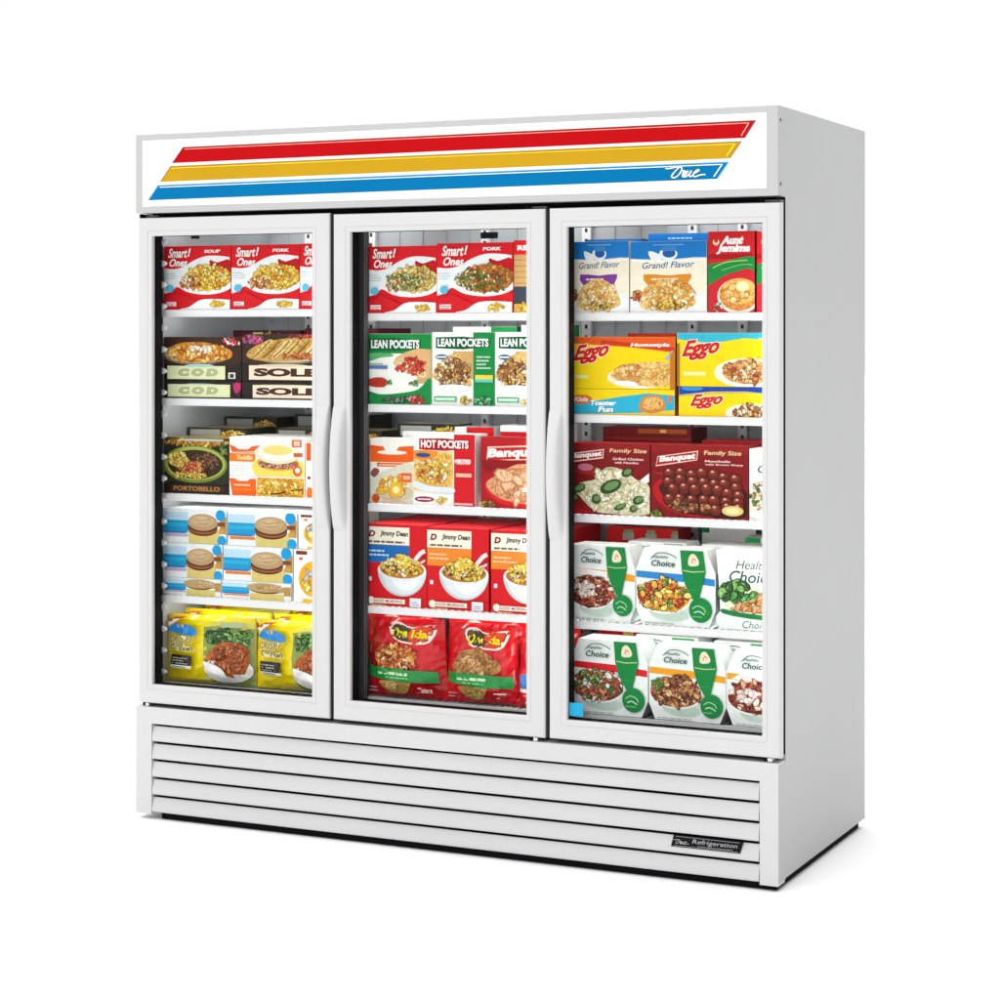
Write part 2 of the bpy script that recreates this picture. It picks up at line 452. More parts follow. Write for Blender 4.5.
for xs in (.19, .42, .82, 1.16, 1.50, 1.655, 1.86):             # rear shelf standards
    b = MB(); b.box(xs-.014, xs+.014, .640, .6545, .40, 1.78, PLAST)
    z = .43
    while z < 1.76: b.box(xs-.004, xs+.004, .6385, .640, z, z+.012, DGREY); z += .032
    b.build('shelf_standard', fz)
bx('thermostat', fz, .088, .112, .150, .160, 1.722, 1.7345, BLACK); bx('thermostat', fz, .831, .885, .59, .60, 1.727, 1.746, BLACK)
# unseen lamps added to brighten the interior: one tall tube beside the right post of each door, one along the top of each
for xa, xb, xt in ((.06, .59, .6005), (.735, 1.26, 1.2745), (1.395, 1.93, 1.9475)):
    t = MB(); t.box(xt-.006, xt+.002, .064, .076, .44, 1.72, FILL_LED); t.build('fill_light_tube', fz)
    t = MB(); t.box(xa, xb, .088, .100, 1.772, 1.784, FILL_LED); t.build('fill_light_tube', fz)
    t = MB(); t.box(xa, xb, .55, .56, 1.775, 1.785, FILL_LED); t.build('fill_light_tube', fz)

# shelves (top faces), 5 levels in 3 bays
LEV = [(1.508, 1.247, .9655, .665, .4075), (1.4955, 1.239, .9590, .6715, .4145), (1.494, 1.221, .9525, .666, .4165)]
BAY = [(XL+.002, .667), (.7, 1.322), (1.340, XR-.002)]
for (x0, x1), lv in zip(BAY, LEV):
    for k, z in enumerate(lv):
        b = MB()
        zt = z-.0012
        b.box(x0, x1, .0800, .0832, z-.0195, z+.0015, WIRE)       # price rail
        b.box(x0, x1, .0785, .0800, z-.0195, z-.0170, WIRE); b.box(x0, x1, .0785, .0800, z-.0010, z+.0015, WIRE)
        n = int((x1-x0)/.021)
        for i in range(n+1):
            xx = x0+.003+(x1-x0-.006)*i/n; b.box(xx-.0021, xx+.0021, .0832, .63, zt-.0042, zt, WIRE)
        for yy in (.12, .24, .36, .48, .625): b.box(x0, x1, yy, yy+.006, zt-.0102, zt-.0043, WIRE)
        b.build('shelf', fz)
        if k < 4: bx('fill_light_tube', fz, x0+.03, x1-.03, .130, .142, z-.0185, z-.0115, FILL_LED)  # unseen strip added under the shelf to brighten back wall and pack tops

# header
hd = MB()
hd.box(0, W-.0005, 0, .0545, 1.7915, H, TRIM)
hdr = hd.build('header', fz, bevel=.0015)
sg = MB(); sg.box(.0255, 1.9535, -.0015, 0.002, 1.811, 2.0035, SIGN)
sgo = sg.build('sign_panel', hdr)
def stripe(pts, m, edge, inner):
    """one slanted sign stripe: TL, TR, BR, BL in metres, with its thin outlines near the ends"""
    s = MB(); y = -.0022
    s.face([(p[0], y, p[1]) for p in (pts[3], pts[2], pts[1], pts[0])], m)
    TL, TR, BR, BL = pts
    def ln(a, c, w, mm, yy):
        dx, dz = c[0]-a[0], c[1]-a[1]; l = math.hypot(dx, dz); nx, nz = -dz/l*w/2, dx/l*w/2
        s.face([(a[0]-nx, yy, a[1]-nz), (c[0]-nx, yy, c[1]-nz), (c[0]+nx, yy, c[1]+nz), (a[0]+nx, yy, a[1]+nz)], mm)
    ln((TL[0]+.001, TL[1]-.0015), (TR[0]-.002, TR[1]-.0015), .0028, edge, y-.0006)
    ln(BL, TL, .0030, edge, y-.0007); ln((BR[0]-.001, BR[1]), (TR[0]-.001, TR[1]), .0032, edge, y-.0008)
    ln((TL[0]+.004, TL[1]-.0062), (TR[0]-.018, TR[1]-.0062), .0022, inner, y-.0009)
    ln((BR[0]-.009, BR[1]+.006), (TR[0]-.018, TR[1]-.0058), .0032, inner, y-.0010)
    return s
SRI = surf('backlit_rose', (.80, .30, .22), .3, .4, emit=.2)
stripe([(.170, 1.9800), (1.9250, 1.9850), (1.8949, 1.9410), (.1315, 1.9350)], SRED, SRD2, SRI).build('sign_stripe', sgo)
stripe([(.1255, 1.9262), (1.8870, 1.9330), (1.8545, 1.8900), (.0894, 1.8813)], SYEL, SYL3, SYL2).build('sign_stripe', sgo)
sb = stripe([(.0823, 1.8720), (1.8520, 1.8815), (1.8200, 1.8385), (.0469, 1.8290)], SBLU, SBL2, SWHT)
sb.build('sign_stripe', sgo)
def script_true(x, z, sc, y, m):
    """slanted hand-drawn wordmark: long bar into a looped capital, then three small letters and a tail"""
    s = MB()
    strokes = [
        ([(-.52, .62), (-.30, .60), (.0, .64), (.34, .70), (.62, .66), (.70, .45), (.58, .16), (.34, -.02), (.12, .02), (.10, .16), (.26, .40), (.46, .66)], .085),
        ([(.78, .40), (.92, .42), (.86, .20), (.92, .02), (1.02, .06), (1.20, .42)], .085),
        ([(1.06, .40), (1.0, .2), (1.04, .02), (1.18, .04), (1.36, .24), (1.44, .42)], .085),
        ([(1.44, .42), (1.36, .18), (1.42, .02), (1.54, .05), (1.70, .22)], .085),
        ([(1.62, .18), (1.84, .30), (1.98, .42), (1.84, .46), (1.66, .26), (1.66, .06), (1.84, .0), (2.05, .08), (2.30, .12), (2.52, .12)], .085)]
    for i, (pts, w) in enumerate(strokes):
        pts = smooth_open([(a+.28*b_, b_) for a, b_ in pts], 7); N = len(pts); L = []; R = []
        for k in range(N):
            a = pts[max(k-1, 0)]; c = pts[min(k+1, N-1)]; dx, dz = c[0]-a[0], c[1]-a[1]; l = math.hypot(dx, dz) or 1
            ww = w*(1.15 if abs(dz) > abs(dx) else .9)
            L.append((pts[k][0]-dz/l*ww/2, pts[k][1]+dx/l*ww/2)); R.append((pts[k][0]+dz/l*ww/2, pts[k][1]-dx/l*ww/2))
        for k in range(N-1):
            s.face([(x+p[0]*sc, y-i*.0001, z+p[1]*sc) for p in (R[k], R[k+1], L[k+1], L[k])], m)
    return s
script_true(1.690, 1.8460, .0385, -.0037, SWHT).build('logo_lettering', sgo)
for zz in (1.985, 1.822):                                        # screws on the right end of the header
    b = MB(); v = [(W+.0022, .018+.0045*math.cos(a/10*6.283), zz+.0045*math.sin(a/10*6.283)) for a in range(10)]
    v2 = [(W-.001, p[1], p[2]) for p in v]
    b.face(v, STEEL); 
    for k in range(10): b.face([v2[k], v2[(k+1) % 10], v[(k+1) % 10], v[k]], DGREY)
    b.box(W+.0022, W+.0025, .0145, .0215, zz-.0008, zz+.0008, BLACK)
    b.build('screw', fz)

# doors
def frame_sweep(b, X0, X1, Z0, Z1, wl, wr, wb, wt, prof, m, edge_shade=None):
    """mitred picture-frame sweep; prof = (fraction across the rail or metres from an edge, y)"""
    rings = []
    for t, y in prof:
        fl = lambda w: (t if t >= 0 else w+t)
        rings.append([(X0+fl(wl), y, Z0+fl(wb)), (X1-fl(wr), y, Z0+fl(wb)), (X1-fl(wr), y, Z1-fl(wt)), (X0+fl(wl), y, Z1-fl(wt))])
    for a, c in zip(rings, rings[1:]):
        for k in range(4):
            j = (k+1) % 4; b.face([a[k], a[j], c[j], c[k]], edge_shade if (edge_shade and abs(a[0][1]-.0230) < 1e-6) else m)
E9 = -1e-9
DOORS = [(.0075, .6600, .360, 1.7778, .0500, .0580, .0550, .0535, 'right'),
         (.6718, 1.3285, .360, 1.7740, .0550, .0560, .0560, .0505, 'left'),
         (1.3405, 1.9905, .361, 1.7745, .0523, .0500, .0530, .0505, 'left')]
for di, (X0, X1, Z0, Z1, wl, wr, wb, wt, hs) in enumerate(DOORS):
    b = MB()
    prof = [(.004, .0260), (0, .0230), (0, .0055), (.0016, .0016), (.0055, 0), (-.0158, 0), (-.0150, .0011), (-.0136, .0011), (-.0128, 0), (-.0022, .0002), (E9, .0024), (E9, .0125)]
    frame_sweep(b, X0, X1, Z0, Z1, wl, wr, wb, wt, prof, PAINT, MGREY if di < 2 else None)  # outer edges of the first two doors greyed for the shade between doors
    dr = b.build('door', fz, merge=True)
    dr['label'] = ('left hand door with its pull handle on the right', 'middle door with its pull handle on the left', 'right hand door with a small blue sticker on the glass')[di]
    b = MB()                                                     # black edge of the glass pack and magnetic gasket
    frame_sweep(b, X0, X1, Z0, Z1, wl, wr, wb, wt, [(.010, .053), (.010, .0265), (.02, .0265), (E9, .0126), (E9, .048), (.035, .053)], BLACK)
    b.build('door_gasket', dr)
    b = MB(); b.box(X0+wl-.004, X1-wr+.004, .0130, .0150, Z0+wb-.004, Z1-wt+.004, GLASS)
    b.build('glass_pane', dr)
    # bowed pull handle swelling out of the stile
    b = MB(); hz0, hz1 = .893, 1.237; N = 30
    xa, xb = (X0+.0015, X0+.041) if hs == 'left' else (X1-.043, X1-.0015)
    rows = []
    for i in range(N+1):
        t = i/N; bow = math.sin(math.pi*t)**.75*.030+.0005; z = hz0+(hz1-hz0)*t
        row = []
        sect = [(0, .003), (0, -bow*.75), (.08, -bow*.93), (.22, -bow), (.5, -bow*1.02), (.72, -bow*.97), (.9, -bow*.72), (1, .0004)]
        if hs == 'right': sect = [(1-a, c) for a, c in sect][::-1]
        for a, y in sect: row.append((xa+(xb-xa)*a, y, z))
        rows.append(row)
    M_ = len(rows[0])
    vv = [p for r_ in rows for p in r_]
    b.mesh(vv, [(i*M_+k, i*M_+k+1, (i+1)*M_+k+1, (i+1)*M_+k) for i in range(N) for k in range(M_-1)], PAINT)
    b.build('door_handle', dr, smooth=True, merge=True)
    hx = X1-.03 if hs == 'left' else X0+.03                      # hinge blocks above and below
    b = MB(); b.box(hx-.022, hx+.022, .026, .055, Z1+.003, Z1+.008, MGREY); b.box(hx-.03, hx-.024, .008, .05, Z1+.001, Z1+.012, BLACK); b.build('hinge', dr)
    b = MB(); b.box(hx-.006, hx+.006, .004, .03, Z0-.010, Z0-.001, STEEL); b.box(hx-.020, hx-.006, .010, .05, Z0-.010, Z0-.002, BLACK); b.build('hinge', dr)
    if di == 2:
        bx('blue_sticker', dr, 1.3955, 1.4345, .0122, .0128, .4235, .4590, ink('1fa4cf'))
# dark strips put in for the shade behind the gaps
b = MB(); b.box(.022, 1.961, .0536, .0556, 1.752, 1.7915, BLACK); b.box(.022, 1.961, .0536, .0556, .345, .372, BLACK)
b.box(1.9615, 1.9848, .0536, .0548, .362, 1.790, BLACK)
b.box(.655, .676, .0536, .0556, .372, 1.752, MGREY); b.box(1.324, 1.345, .0536, .0556, .372, 1.752, DGREY)
b.build('gap_shade_strips', fz)

# lower grille
b = MB()
b.box(0, .0560, 0, .05, .036, .3485, PAINT); b.box(1.9345, W-.0005, 0, .05, .036, .3485, PAINT)
b.box(.0560, 1.9345, .0, .05, .3005, .3485, PAINT)
gr = b.build('lower_grille', fz)
b = MB(); b.box(.0562, 1.9343, .030, .034, .045, .3003, BLACK); b.build('grille_gap_shade', gr)  # black sheet standing in for the shade between the louvres
zs = [.0425, .0935, .1455, .1975, .2490, .3010]
for i in range(5):
    b = MB(); z0, z1 = zs[i], zs[i+1]
    # a louvre: bottom lip forward, upper edge tucked back under the next
    sec = [(.020, z0+.000), (.0035, z0), (.0010, z0+.0020), (.0006, z0+.0060), (.0012, z0+.0130), (.0032, z0+.0240), (.0080, z1-.0095), (.0095, z1-.0080), (.0115, z1-.0084), (.0115, z1-.012)]
    A = [(.0572, y, z) for y, z in sec]; B_ = [(1.9318, y, z) for y, z in sec]
    for k in range(len(sec)-1): b.face([A[k], B_[k], B_[k+1], A[k+1]], SLAT)
    b.face(A, SLAT); b.face(B_[::-1], SLAT)
    b.build('louver', gr)
b = MB()                                                        # name plate set in a louvre near the right
z0, z1 = .1095, .1400
pl = [(1.6905, z0), (1.8813, z0), (1.8890, z1), (1.6985, z1)]
F_ = [(x, .0005, z) for x, z in pl]; K_ = [(x, .014, z) for x, z in pl]
b.face(F_, PLATE)
for k in range(4): b.face([F_[(k+1) % 4], F_[k], K_[k], K_[(k+1) % 4]], PLATE)
npo = b.build('name_plate', gr)
sil = surf('silver_print', (.42, .42, .43), .4, .5)
b = script_true(1.7030, .1185, .0150, .0001, sil)
def tmesh(b, t, x0, x1, z0, z1, y, m, bold=0, shear=0):
    v, f = glyphs(t, bold, shear); a, c, d, e = tbox(v)
    b.mesh([(x0+(p[0]-a)/(c-a)*(x1-x0), y, z0+(p[1]-d)/(e-d)*(z1-z0)) for p in v], f, m)
tmesh(b, 'Refrigeration', 1.750, 1.874, .1190, .1335, -.0001, sil, .0, .2)
b.box(1.704, 1.880, .0001, .0004, .1365, .1373, sil); b.box(1.698, 1.876, .0001, .0004, .1120, .1128, sil)
tmesh(b, 'FOOD SERVICE EQUIPMENT', 1.765, 1.862, .1140, .1175, -.0001, sil)
b.build('plate_lettering', npo)
bx('base_frame', fz, .0805, 1.974, .016, .735, .0225, .0424, BLACK)
for xx in (.14, 1.0, 1.90):
    for yy in (.07, .68): bx('foot', fz, xx-.02, xx+.02, yy-.02, yy+.02, FLOOR, .0226, BLACK)

# ================================================================== THE GOODS
YF = .0900
CT, BG, PO = 'frozen food box', 'frozen food bag', 'food pouch'
R, WH, YE = 'dc1420', 'f6f4f2', 'f8dc00'
PASTA = ['f3c93a', 'e8b020', 'f7dc6a', 'd88a20', 'f5e08c']
def dinner(x, w, z, zt, sub, cols, seed, label, name='frozen_dinner_box', greens=False):
    p = Pack(w, zt-z, .045, seed=seed)
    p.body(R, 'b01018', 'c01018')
    p.poly([(0, .72), (.12, .70), (.3, .74), (.5, .86), (.75, .92), (1, .88), (1, .76), (.96, .72), (.9, .6), (1, .5), (1, .30), (.7, .26), (.4, .30), (.18, .42), (.10, .34), (0, .36)], 'eef2f4', 3) if False else None
    up = [(0, .655), (.14, .64), (.28, .67), (.45, .77), (.62, .835), (.80, .84), (.98, .815)]
    lo = [(.98, .36), (.80, .255), (.55, .24), (.35, .28), (.2, .36), (.12, .29), (0, .25)]
    p.poly(smooth_open(up, 4)+smooth_open(lo, 4), 'eef3f4')
    p.poly([(.68, .76), (.80, .735), (1.0, .76), (1.0, .30), (.94, .30), (.8, .40)], 'c01019', 3)
    p.ell(.64, .45, .43, .215, 'f4f4f0', 30)
    p.ell(.66, .50, .36, .19, fink(cols[0]), 26)
    p.pile(.66, .50, .32, .19, cols, 120, .034, 1.8, edge='8a5a14', elo=.35)
    p.pile(.40, .42, .14, .10, ['c86a20', 'e8cfa0', 'b04a18', 'f0e2c0', 'e08a30'], 26, .028, 1.8, edge='6a2c0c')
    if greens: p.pile(.52, .47, .30, .13, ['4f7a22', '7da040', 'e8dfc0', '3c5c1c'], 40, .020, 1.8, edge='2c3c14')
    p.ell(.105, .33, .055, .06, '58b8dc')
    p.poly([(0, 0), (0, .16), (.12, .22), (.2, .27), (.36, .2), (.5, .12), (.42, .06), (.3, .02), (.2, 0)], 'd21822')
    p.poly(smooth_open([(.26, .01), (.40, .045), (.55, .145), (.75, .165), (1, .15)], 4)+[(1, 0), (.26, 0)], 'f2f3f2')
    p.pile(.80, .08, .10, .035, ['f0c62c', 'd8a01c', 'e8d060'], 22, .026, 2.2, edge='a87810')
    p.rect(.05, .055, .2, .12, 'f4e8e8'); p.lines(.06, .06, .2, .115, 2, 'b83038')
    p.lines(.03, .48, .22, .60, 3, 'b8c4cc', .3)
    p.text('Smart', .08, .815, .37, .965, WH, .03, .3); p.text('!', .375, .83, .42, .965, WH, .05, .3)
    p.text('Ones', .10, .675, .37, .80, WH, .03, .3)
    p.text(sub, .62, .885, .86, .935, WH, .05, .1)
    return p.place(name, x, z, YF, label, CT, 'red frozen dinner boxes standing on the top shelves')
z = LEV[0][0]+.002
d1 = dinner(.0346, .2363, z, 1.6975, 'SOUP', PASTA, 11, 'red box of chicken and yellow pasta, leftmost on top shelf of the left door')
d2 = dinner(.2727, .2322, z, 1.6970, 'PORK', PASTA, 12, 'red box of yellow pasta, second from left on top shelf of left door')
d3 = dinner(.5066, .2080, z, 1.6978, 'SOUP', PASTA, 13, 'red dinner box half hidden by the left door frame, right end of its top shelf')
z = LEV[1][0]+.002
d4 = dinner(.7330, .2190, z, 1.6855, 'QUIE', ['e0cc7a', 'f0e0a8', 'b8a050', 'd8b858'], 14, 'red box of pasta with green broccoli, left on top shelf of middle door', greens=True)
d5 = dinner(.9530, .2362, z, 1.6907, 'PORK', ['c8641c', '8a3a14', 'e08a2c', '5a6a20', 'b87828'], 15, 'red box of orange and brown stir fry, top shelf of the middle door', greens=True)
p = Pack(.105, .198, .045, seed=16); p.body('c9a066', 'b01018', 'c01018')
p.rect(0, .80, 1, 1, R); p.rect(0, .12, 1, .36, '3a4150'); p.rect(0, 0, 1, .12, 'd8b04c')
for k in range(5): p.rect(.0, .40+.08*k, 1, .412+.08*k, 'a57c44')
p.text('RED', .1, .86, .6, .93, WH, .05); p.pile(.3, .06, .3, .04, PASTA, 12, .06, 2, edge='a87810')
p.place('frozen_dinner_box', 1.1919, z, YF, 'red topped tan carton at the right end of the top shelf of the middle door', CT, 'red frozen dinner boxes standing on the top shelves')

# ---- left door, second shelf: fish cartons in two layers
def fish(x, w, z, h, word, lowc, seed, label, photo=True):
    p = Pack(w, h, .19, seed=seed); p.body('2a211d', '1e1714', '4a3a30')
    cod = word == 'COD'
    if photo:
        p.poly([(0, .40), (.1, .36), (.9, .36), (1, .42), (1, 1), (0, 1)], '3d2a20')
        p.ell(.42 if cod else .55, .60, .44, .24, '8b7a6a', 26); p.ell(.42 if cod else .55, .63, .42, .235, 'c9b48a', 26)
        if cod:
            p.poly([(.04, .62), (.12, .80), (.3, .88), (.6, .86), (.86, .70), (.84, .50), (.5, .42), (.2, .46)], fink('d98a26'), 4)
            p.pile(.45, .64, .38, .17, ['e8a43a', 'd07a1c', 'f0c060', 'c26618', 'f6d88a'], 60, .045, 1.9, edge='7a3c10', elo=.3)
            p.pile(.5, .72, .16, .07, ['f4f0e4', 'e8e0d0'], 7, .03, 1.6, edge='c8b090')
            p.pile(.88, .90, .10, .08, ['d42030', 'e8485a', 'f0f0f0', 'a01020'], 18, .026, 1.4)
        else:
            p.poly([(.05, .56), (.2, .78), (.5, .90), (.98, .96), (1, .55), (.6, .44), (.2, .44)], fink('c49a4c'), 4)
            for k in range(7):
                u = .12+.12*k; p.poly([(u, .50), (u+.10, .56), (u+.26, .86), (u+.16, .84)], fink(['d8b868', 'b88a3c', 'e0c888'][k % 3]), 3); p.stroke([(u+.02, .5), (u+.12, .66), (u+.22, .86)], .012, '5a3a18')
            p.pile(.7, .54, .2, .04, ['c86a2c', 'b04a1c'], 10, .03, 2)
            p.pile(.15, .88, .14, .08, ['a83a80', 'd05898', '5a3a80', 'd43048'], 22, .028, 1.3)
            p.pile(.75, .96, .2, .03, ['c83040', '7a2030'], 14, .026, 1.6)
    hi = .335 if photo else .80; lo_ = .03 if photo else .08
    if cod:
        p.rect(.05, lo_, .80 if photo else .86, hi, 'dfe3b4'); p.poly([(.3, hi-.02), (.65, hi-.02), (.6, hi+.04), (.34, hi+.04)], 'a9cfc6', 2)
        p.text('C O D', .20, lo_+(hi-lo_)*.25, .70, lo_+(hi-lo_)*.78, 'b4ba88', .05, .12, outline='4a4a30', ow=.03)
        if photo: p.rect(.84, .05, .93, .19, 'e8e0d8'); p.rect(.86, .07, .91, .16, '40302a')
    else:
        p.rect(.09 if photo else .13, lo_, .97, hi, 'f0dcc4'); p.ell(.5, hi, .3, .03, 'd8c8a8')
        p.text('SOLE', .16 if photo else .18, lo_+(hi-lo_)*.25, .93, lo_+(hi-lo_)*.78, '4a2a20', .03, 0, outline='1c1210', ow=.03)
    if not photo and cod: p.poly([(.93, .3), (.99, .5), (1, .9), (.9, .85)], 'c0306a', 2)
    return p.place('frozen_fish_box', x, z, YF, label, 'fish box', 'dark fish fillet boxes stacked in two layers on the second shelf')
z = LEV[0][1]+.002
fish(.0346, .2715, z, 1.3005-z, 'COD', 0, 21, 'dark fish box with pale green COD band, lower box of its pair, no fillet picture', False)
fish(.0346, .2715, 1.3015, 1.4292-1.3015, 'COD', 0, 22, 'dark fish box with golden battered fillet over a COD band, upper of its pair')
fish(.3095, .2800, z, 1.3010-z, 'SOLE', 0, 23, 'dark fish box with cream SOLE band, lower box of its pair, no fillet picture', False)
fish(.3095, .2800, 1.3020, 1.4380-1.3020, 'SOLE', 0, 24, 'dark fish box with pale fillets picture over a SOLE band, upper box of its pair')
def plain(name, x, w, y, d, z, h, front, sd, tp, label, cat, group, deco=None, seed=1, yaw=None):
    p = Pack(w, h, d, seed=seed); p.body(front, sd, tp)
    if deco: deco(p)
    return p.place(name, x, z, y, label, cat, group, yaw)
def deco_purple(p):
    p.pile(.5, .8, .45, .16, ['8a2430', '5a2a50', 'c87040', 'a8a040', '4a1820', '2a1c1c'], 70, .04, 2); p.rect(.3, .9, .45, .97, 'c8d060')
plain('frozen_fish_box', .13, .24, .31, .2, z, .200, '4a1820', '5a1020', '7a2838', 'red and purple carton seen over the tops of the fish boxes, left one', 'fish box', 'cartons behind the fish boxes', deco_purple, 3)
plain('frozen_fish_box', .385, .25, .31, .2, z, .206, '5a1822', '5a1020', '7a2838', 'dark red carton seen over the tops of the fish boxes, right one', 'fish box', 'cartons behind the fish boxes', deco_purple, 4)

# ---- left door, third shelf
z = LEV[0][2]+.002
p = Pack(.2300, .0300, .1, seed=31); p.body('231a16', '1a1412', '3a3026')
p.rect(.1, .2, .92, .82, '3a2418'); p.text('PORTOBELLO', .15, .3, .86, .75, 'b07a3c', .03, outline='4c2c14', ow=.03)
p.place('frozen_meal_box', .0346, z, YF, 'flat black and brown box with gold lettering under the pasta bowl box', CT, 'dark meal boxes on the third shelf')
p = Pack(.2300, 1.1330-z-.0315, .1, seed=32); p.body('2c2a1e', '1c1812', 'a08848')
p.rect(0, .82, 1, 1, '4a3c22'); p.pile(.5, .90, .5, .06, ['e0a838', 'c88420', 'f0c860', '8a6a30'], 50, .035, 2.2)
p.rect(.28, .93, .92, .985, 'b8b8ae')
p.ell(.48, .42, .50, .41, '6f7f2c', 34); p.ell(.48, .44, .47, .37, 'a5b052', 34); p.ell(.49, .42, .42, .32, '3a2818', 32)
p.pile(.62, .48, .22, .18, ['4a2c1c', '6a3c22', '3a2016', '8a5028'], 50, .034, 1.8, edge='20120c')
p.pile(.44, .34, .20, .14, ['c8502c', 'b03c20', 'e07a3c', 'd8a050'], 40, .03, 2, edge='5a1c10')
p.pile(.24, .52, .14, .17, ['e8c850', 'd8a838', 'f0dc80', 'b08a30'], 40, .03, 2.4, edge='6a4c14')
p.pile(.42, .18, .26, .06, ['f0dc70', 'e0b840', 'c8a040'], 30, .026, 2.2, edge='6a4c14')
p.pile(.93, .76, .05, .12, ['3c6a28', '5a8a3c', 'c8782c'], 14, .03, 1.5)
p.place('frozen_meal_box', .0346, z+.031, YF, 'dark box with an olive green bowl of pasta and meat, left on the third shelf', CT, 'dark meal boxes on the third shelf')
def eggbox(x, w, z, h, seed, tall, label):
    p = Pack(w, h, .2, seed=seed); p.body('f3f1ec', 'e8e4dc', 'f6f4ee')
    if tall:
        p.poly([(0, .80), (.08, .74), (.12, .68), (.25, .68), (.30, .76), (.42, .80), (.33, .63), (.03, .61)], 'ee5a14')
        p.rect(.03, .585, .35, .62, 'b0a8a0'); p.rect(.0, .36, .35, .575, 'ee7a18'); p.text('Toddlin', .10, .41, .31, .53, 'f8d8a0', .04, .2)
        p.lines(.02, .06, .32, .3, 4, 'cfd4da', .3)
        p.poly([(.36, 0), (.34, .42), (.6, .3), (.97, .42), (1, 0)], 'f0d860', 2); p.ell(.65, .36, .28, .22, 'e8a840', 26); p.ell(.66, .33, .27, .14, 'a86a4a', 26)
        p.pile(.65, .27, .24, .05, ['c88a70', '8a4a30', 'e0a890'], 24, .02, 2)
        p.ell(.65, .58, .29, .26, 'e4dcc0', 30); p.ell(.65, .62, .26, .215, 'f6f2e2', 28); p.ell(.65, .68, .20, .13, 'eed67c', 24)
        p.rect(.84, .77, .965, .96, 'e84a20'); p.rect(.865, .80, .945, .93, 'f8c8a8'); p.rect(.86, .52, .98, .62, 'c06020')
        p.disc(.91, .16, .06, 'ea5418'); p.disc(.915, .17, .032, 'f6f0e0')
    else:
        p.poly([(0, .86), (.07, .86), (.12, .74), (.24, .74), (.28, .86), (.36, .86), (.36, 0), (.04, 0)], 'ec6016'); p.rect(.06, .50, .28, .58, 'f4c8a0'); p.rect(.06, .3, .3, .34, 'f08a40')
        p.rect(.37, .0, 1, .94, fink('dfa62a')); p.pile(.68, .42, .30, .34, ['f0cc50', 'd89820', 'f6e090', 'c88418', 'eabb3c'], 50, .042, 2, edge='a06a10', elo=.3)
        p.stroke([(.55, .14), (.66, .18), (.76, .28)], .016, '3a2410'); p.stroke([(.82, .34), (.9, .38), (.99, .40)], .014, '4a3010')
    return p.place('breakfast_carton', x, z, YF, label, 'breakfast carton', 'orange and white breakfast cartons')
eggbox(.2657, .2545, z, 1.0260-z, 33, False, 'orange and yellow breakfast carton under the muffin sandwich carton, lower of its pair')
eggbox(.2657, .2545, 1.0268, 1.1385-1.0268, 34, True, 'white and orange carton with a muffin sandwich, upper of its pair, third shelf')
plain('breakfast_carton', .5235, .11, YF+.004, .2, z, .158, 'f0ece4', 'e8e4dc', 'f2f0ea', 'white carton edge with red corner marks beside the muffin sandwich carton', 'breakfast carton', 'orange and white breakfast cartons',
      lambda p: (p.rect(.02, .68, .16, 1, 'e8501c'), p.poly([(.03, .02), (.2, .02), (.22, .16), (.06, .2)], 'e06a18', 2), p.rect(.05, .34, .15, .4, 'a03a18')), 35)
def deco_dark(p):
    p.rect(.02, .70, .98, .82, '5a5040')
    p.rect(.05, .84, .55, .97, 'a8aaa4'); p.pile(.76, .86, .2, .09, ['f0c03c', 'e09a2c', 'f6e080'], 40, .04, 1.8); p.pile(.3, .6, .3, .1, ['4c5a30', '3a4424', '888c70'], 30, .04, 2)
    p.rect(.3, .7, .6, .78, '5a7040')
for i, (x, w, y, h) in enumerate(((.036, .215, .205, .190), (.290, .185, .300, .187), (.485, .17, .300, .186), (.036, .19, .40, .214), (.24, .26, .48, .222))):
    plain('frozen_meal_box', x, w, y, .15, z, h, '34342a', '2c2c24', 'a89878',
          ('dark carton with yellow food seen over the pasta bowl box', 'dark carton with yellow food seen over the muffin carton', 'dark carton with yellow food at the door frame, third shelf',
           'dark green carton deep at the back left of the third shelf', 'dark green carton deep at the back of the third shelf, middle')[i], CT, 'dark cartons behind on the third shelf', deco_dark, 40+i)

# ---- left door, fourth shelf: three layers of sandwich boxes
def sandwich(x, w, z, h, seed, cut, label):
    p = Pack(w, h, .2, seed=seed); p.body('e6e9ea', 'dfe3e6', 'eceff0')
    k = h/.1
    p.rect(0, .62, .40, .90, 'b8d8ea'); p.rect(.0, .30, .40, .66, '1b93c9'); p.rect(0, .48, .38, .58, '2aa9d2'); p.rect(0, .28, .36, .33, '3a6aa8'); p.rect(.03, .18, .40, .27, 'dd7a2e' if seed % 2 else 'b8a8c8')
    p.rect(.41, 0, .90, .38, 'd2c070'); p.rect(.9, .3, 1, .8, 'b8863c')
    if cut:
        p.ell(.64, .62, .25, .26, '6a3a22', 26); p.ell(.62, .70, .26, .26, 'b99a6a', 26); p.ell(.86, .62, .2, .14, 'b08c58', 20); p.pile(.7, .7, .2, .1, ['c8aa7c', 'a88654', 'bfa06e'], 16, .03, 2, edge='9c7c4c', elo=.6)
    else:
        p.ell(.63, .43, .235, .21, '4c2416', 26); p.ell(.63, .47, .235, .20, 'a05a30', 26); p.ell(.63, .50, .235, .18, '5a3420', 26); p.ell(.63, .62, .235, .245, 'b4946a', 30); p.ell(.62, .66, .19, .17, 'c0a278', 24); p.ell(.60, .70, .12, .09, 'ccb088', 20)
        p.stroke([(.5, .72), (.58, .66), (.68, .7), (.76, .72)], .010, '96764c'); p.stroke([(.56, .58), (.66, .56), (.72, .60)], .008, '9c7c52')
        p.disc(.91, .84, .075, '1796d4'); p.disc(.93, .10, .07, '1796d4'); p.rect(.86, .52, .98, .64, '7a4420'); p.rect(.88, .32, .97, .44, 'c89a3c')
    return p.place('sandwich_box', x, z, YF, label, 'sandwich box', 'blue and white sandwich boxes in three layers')
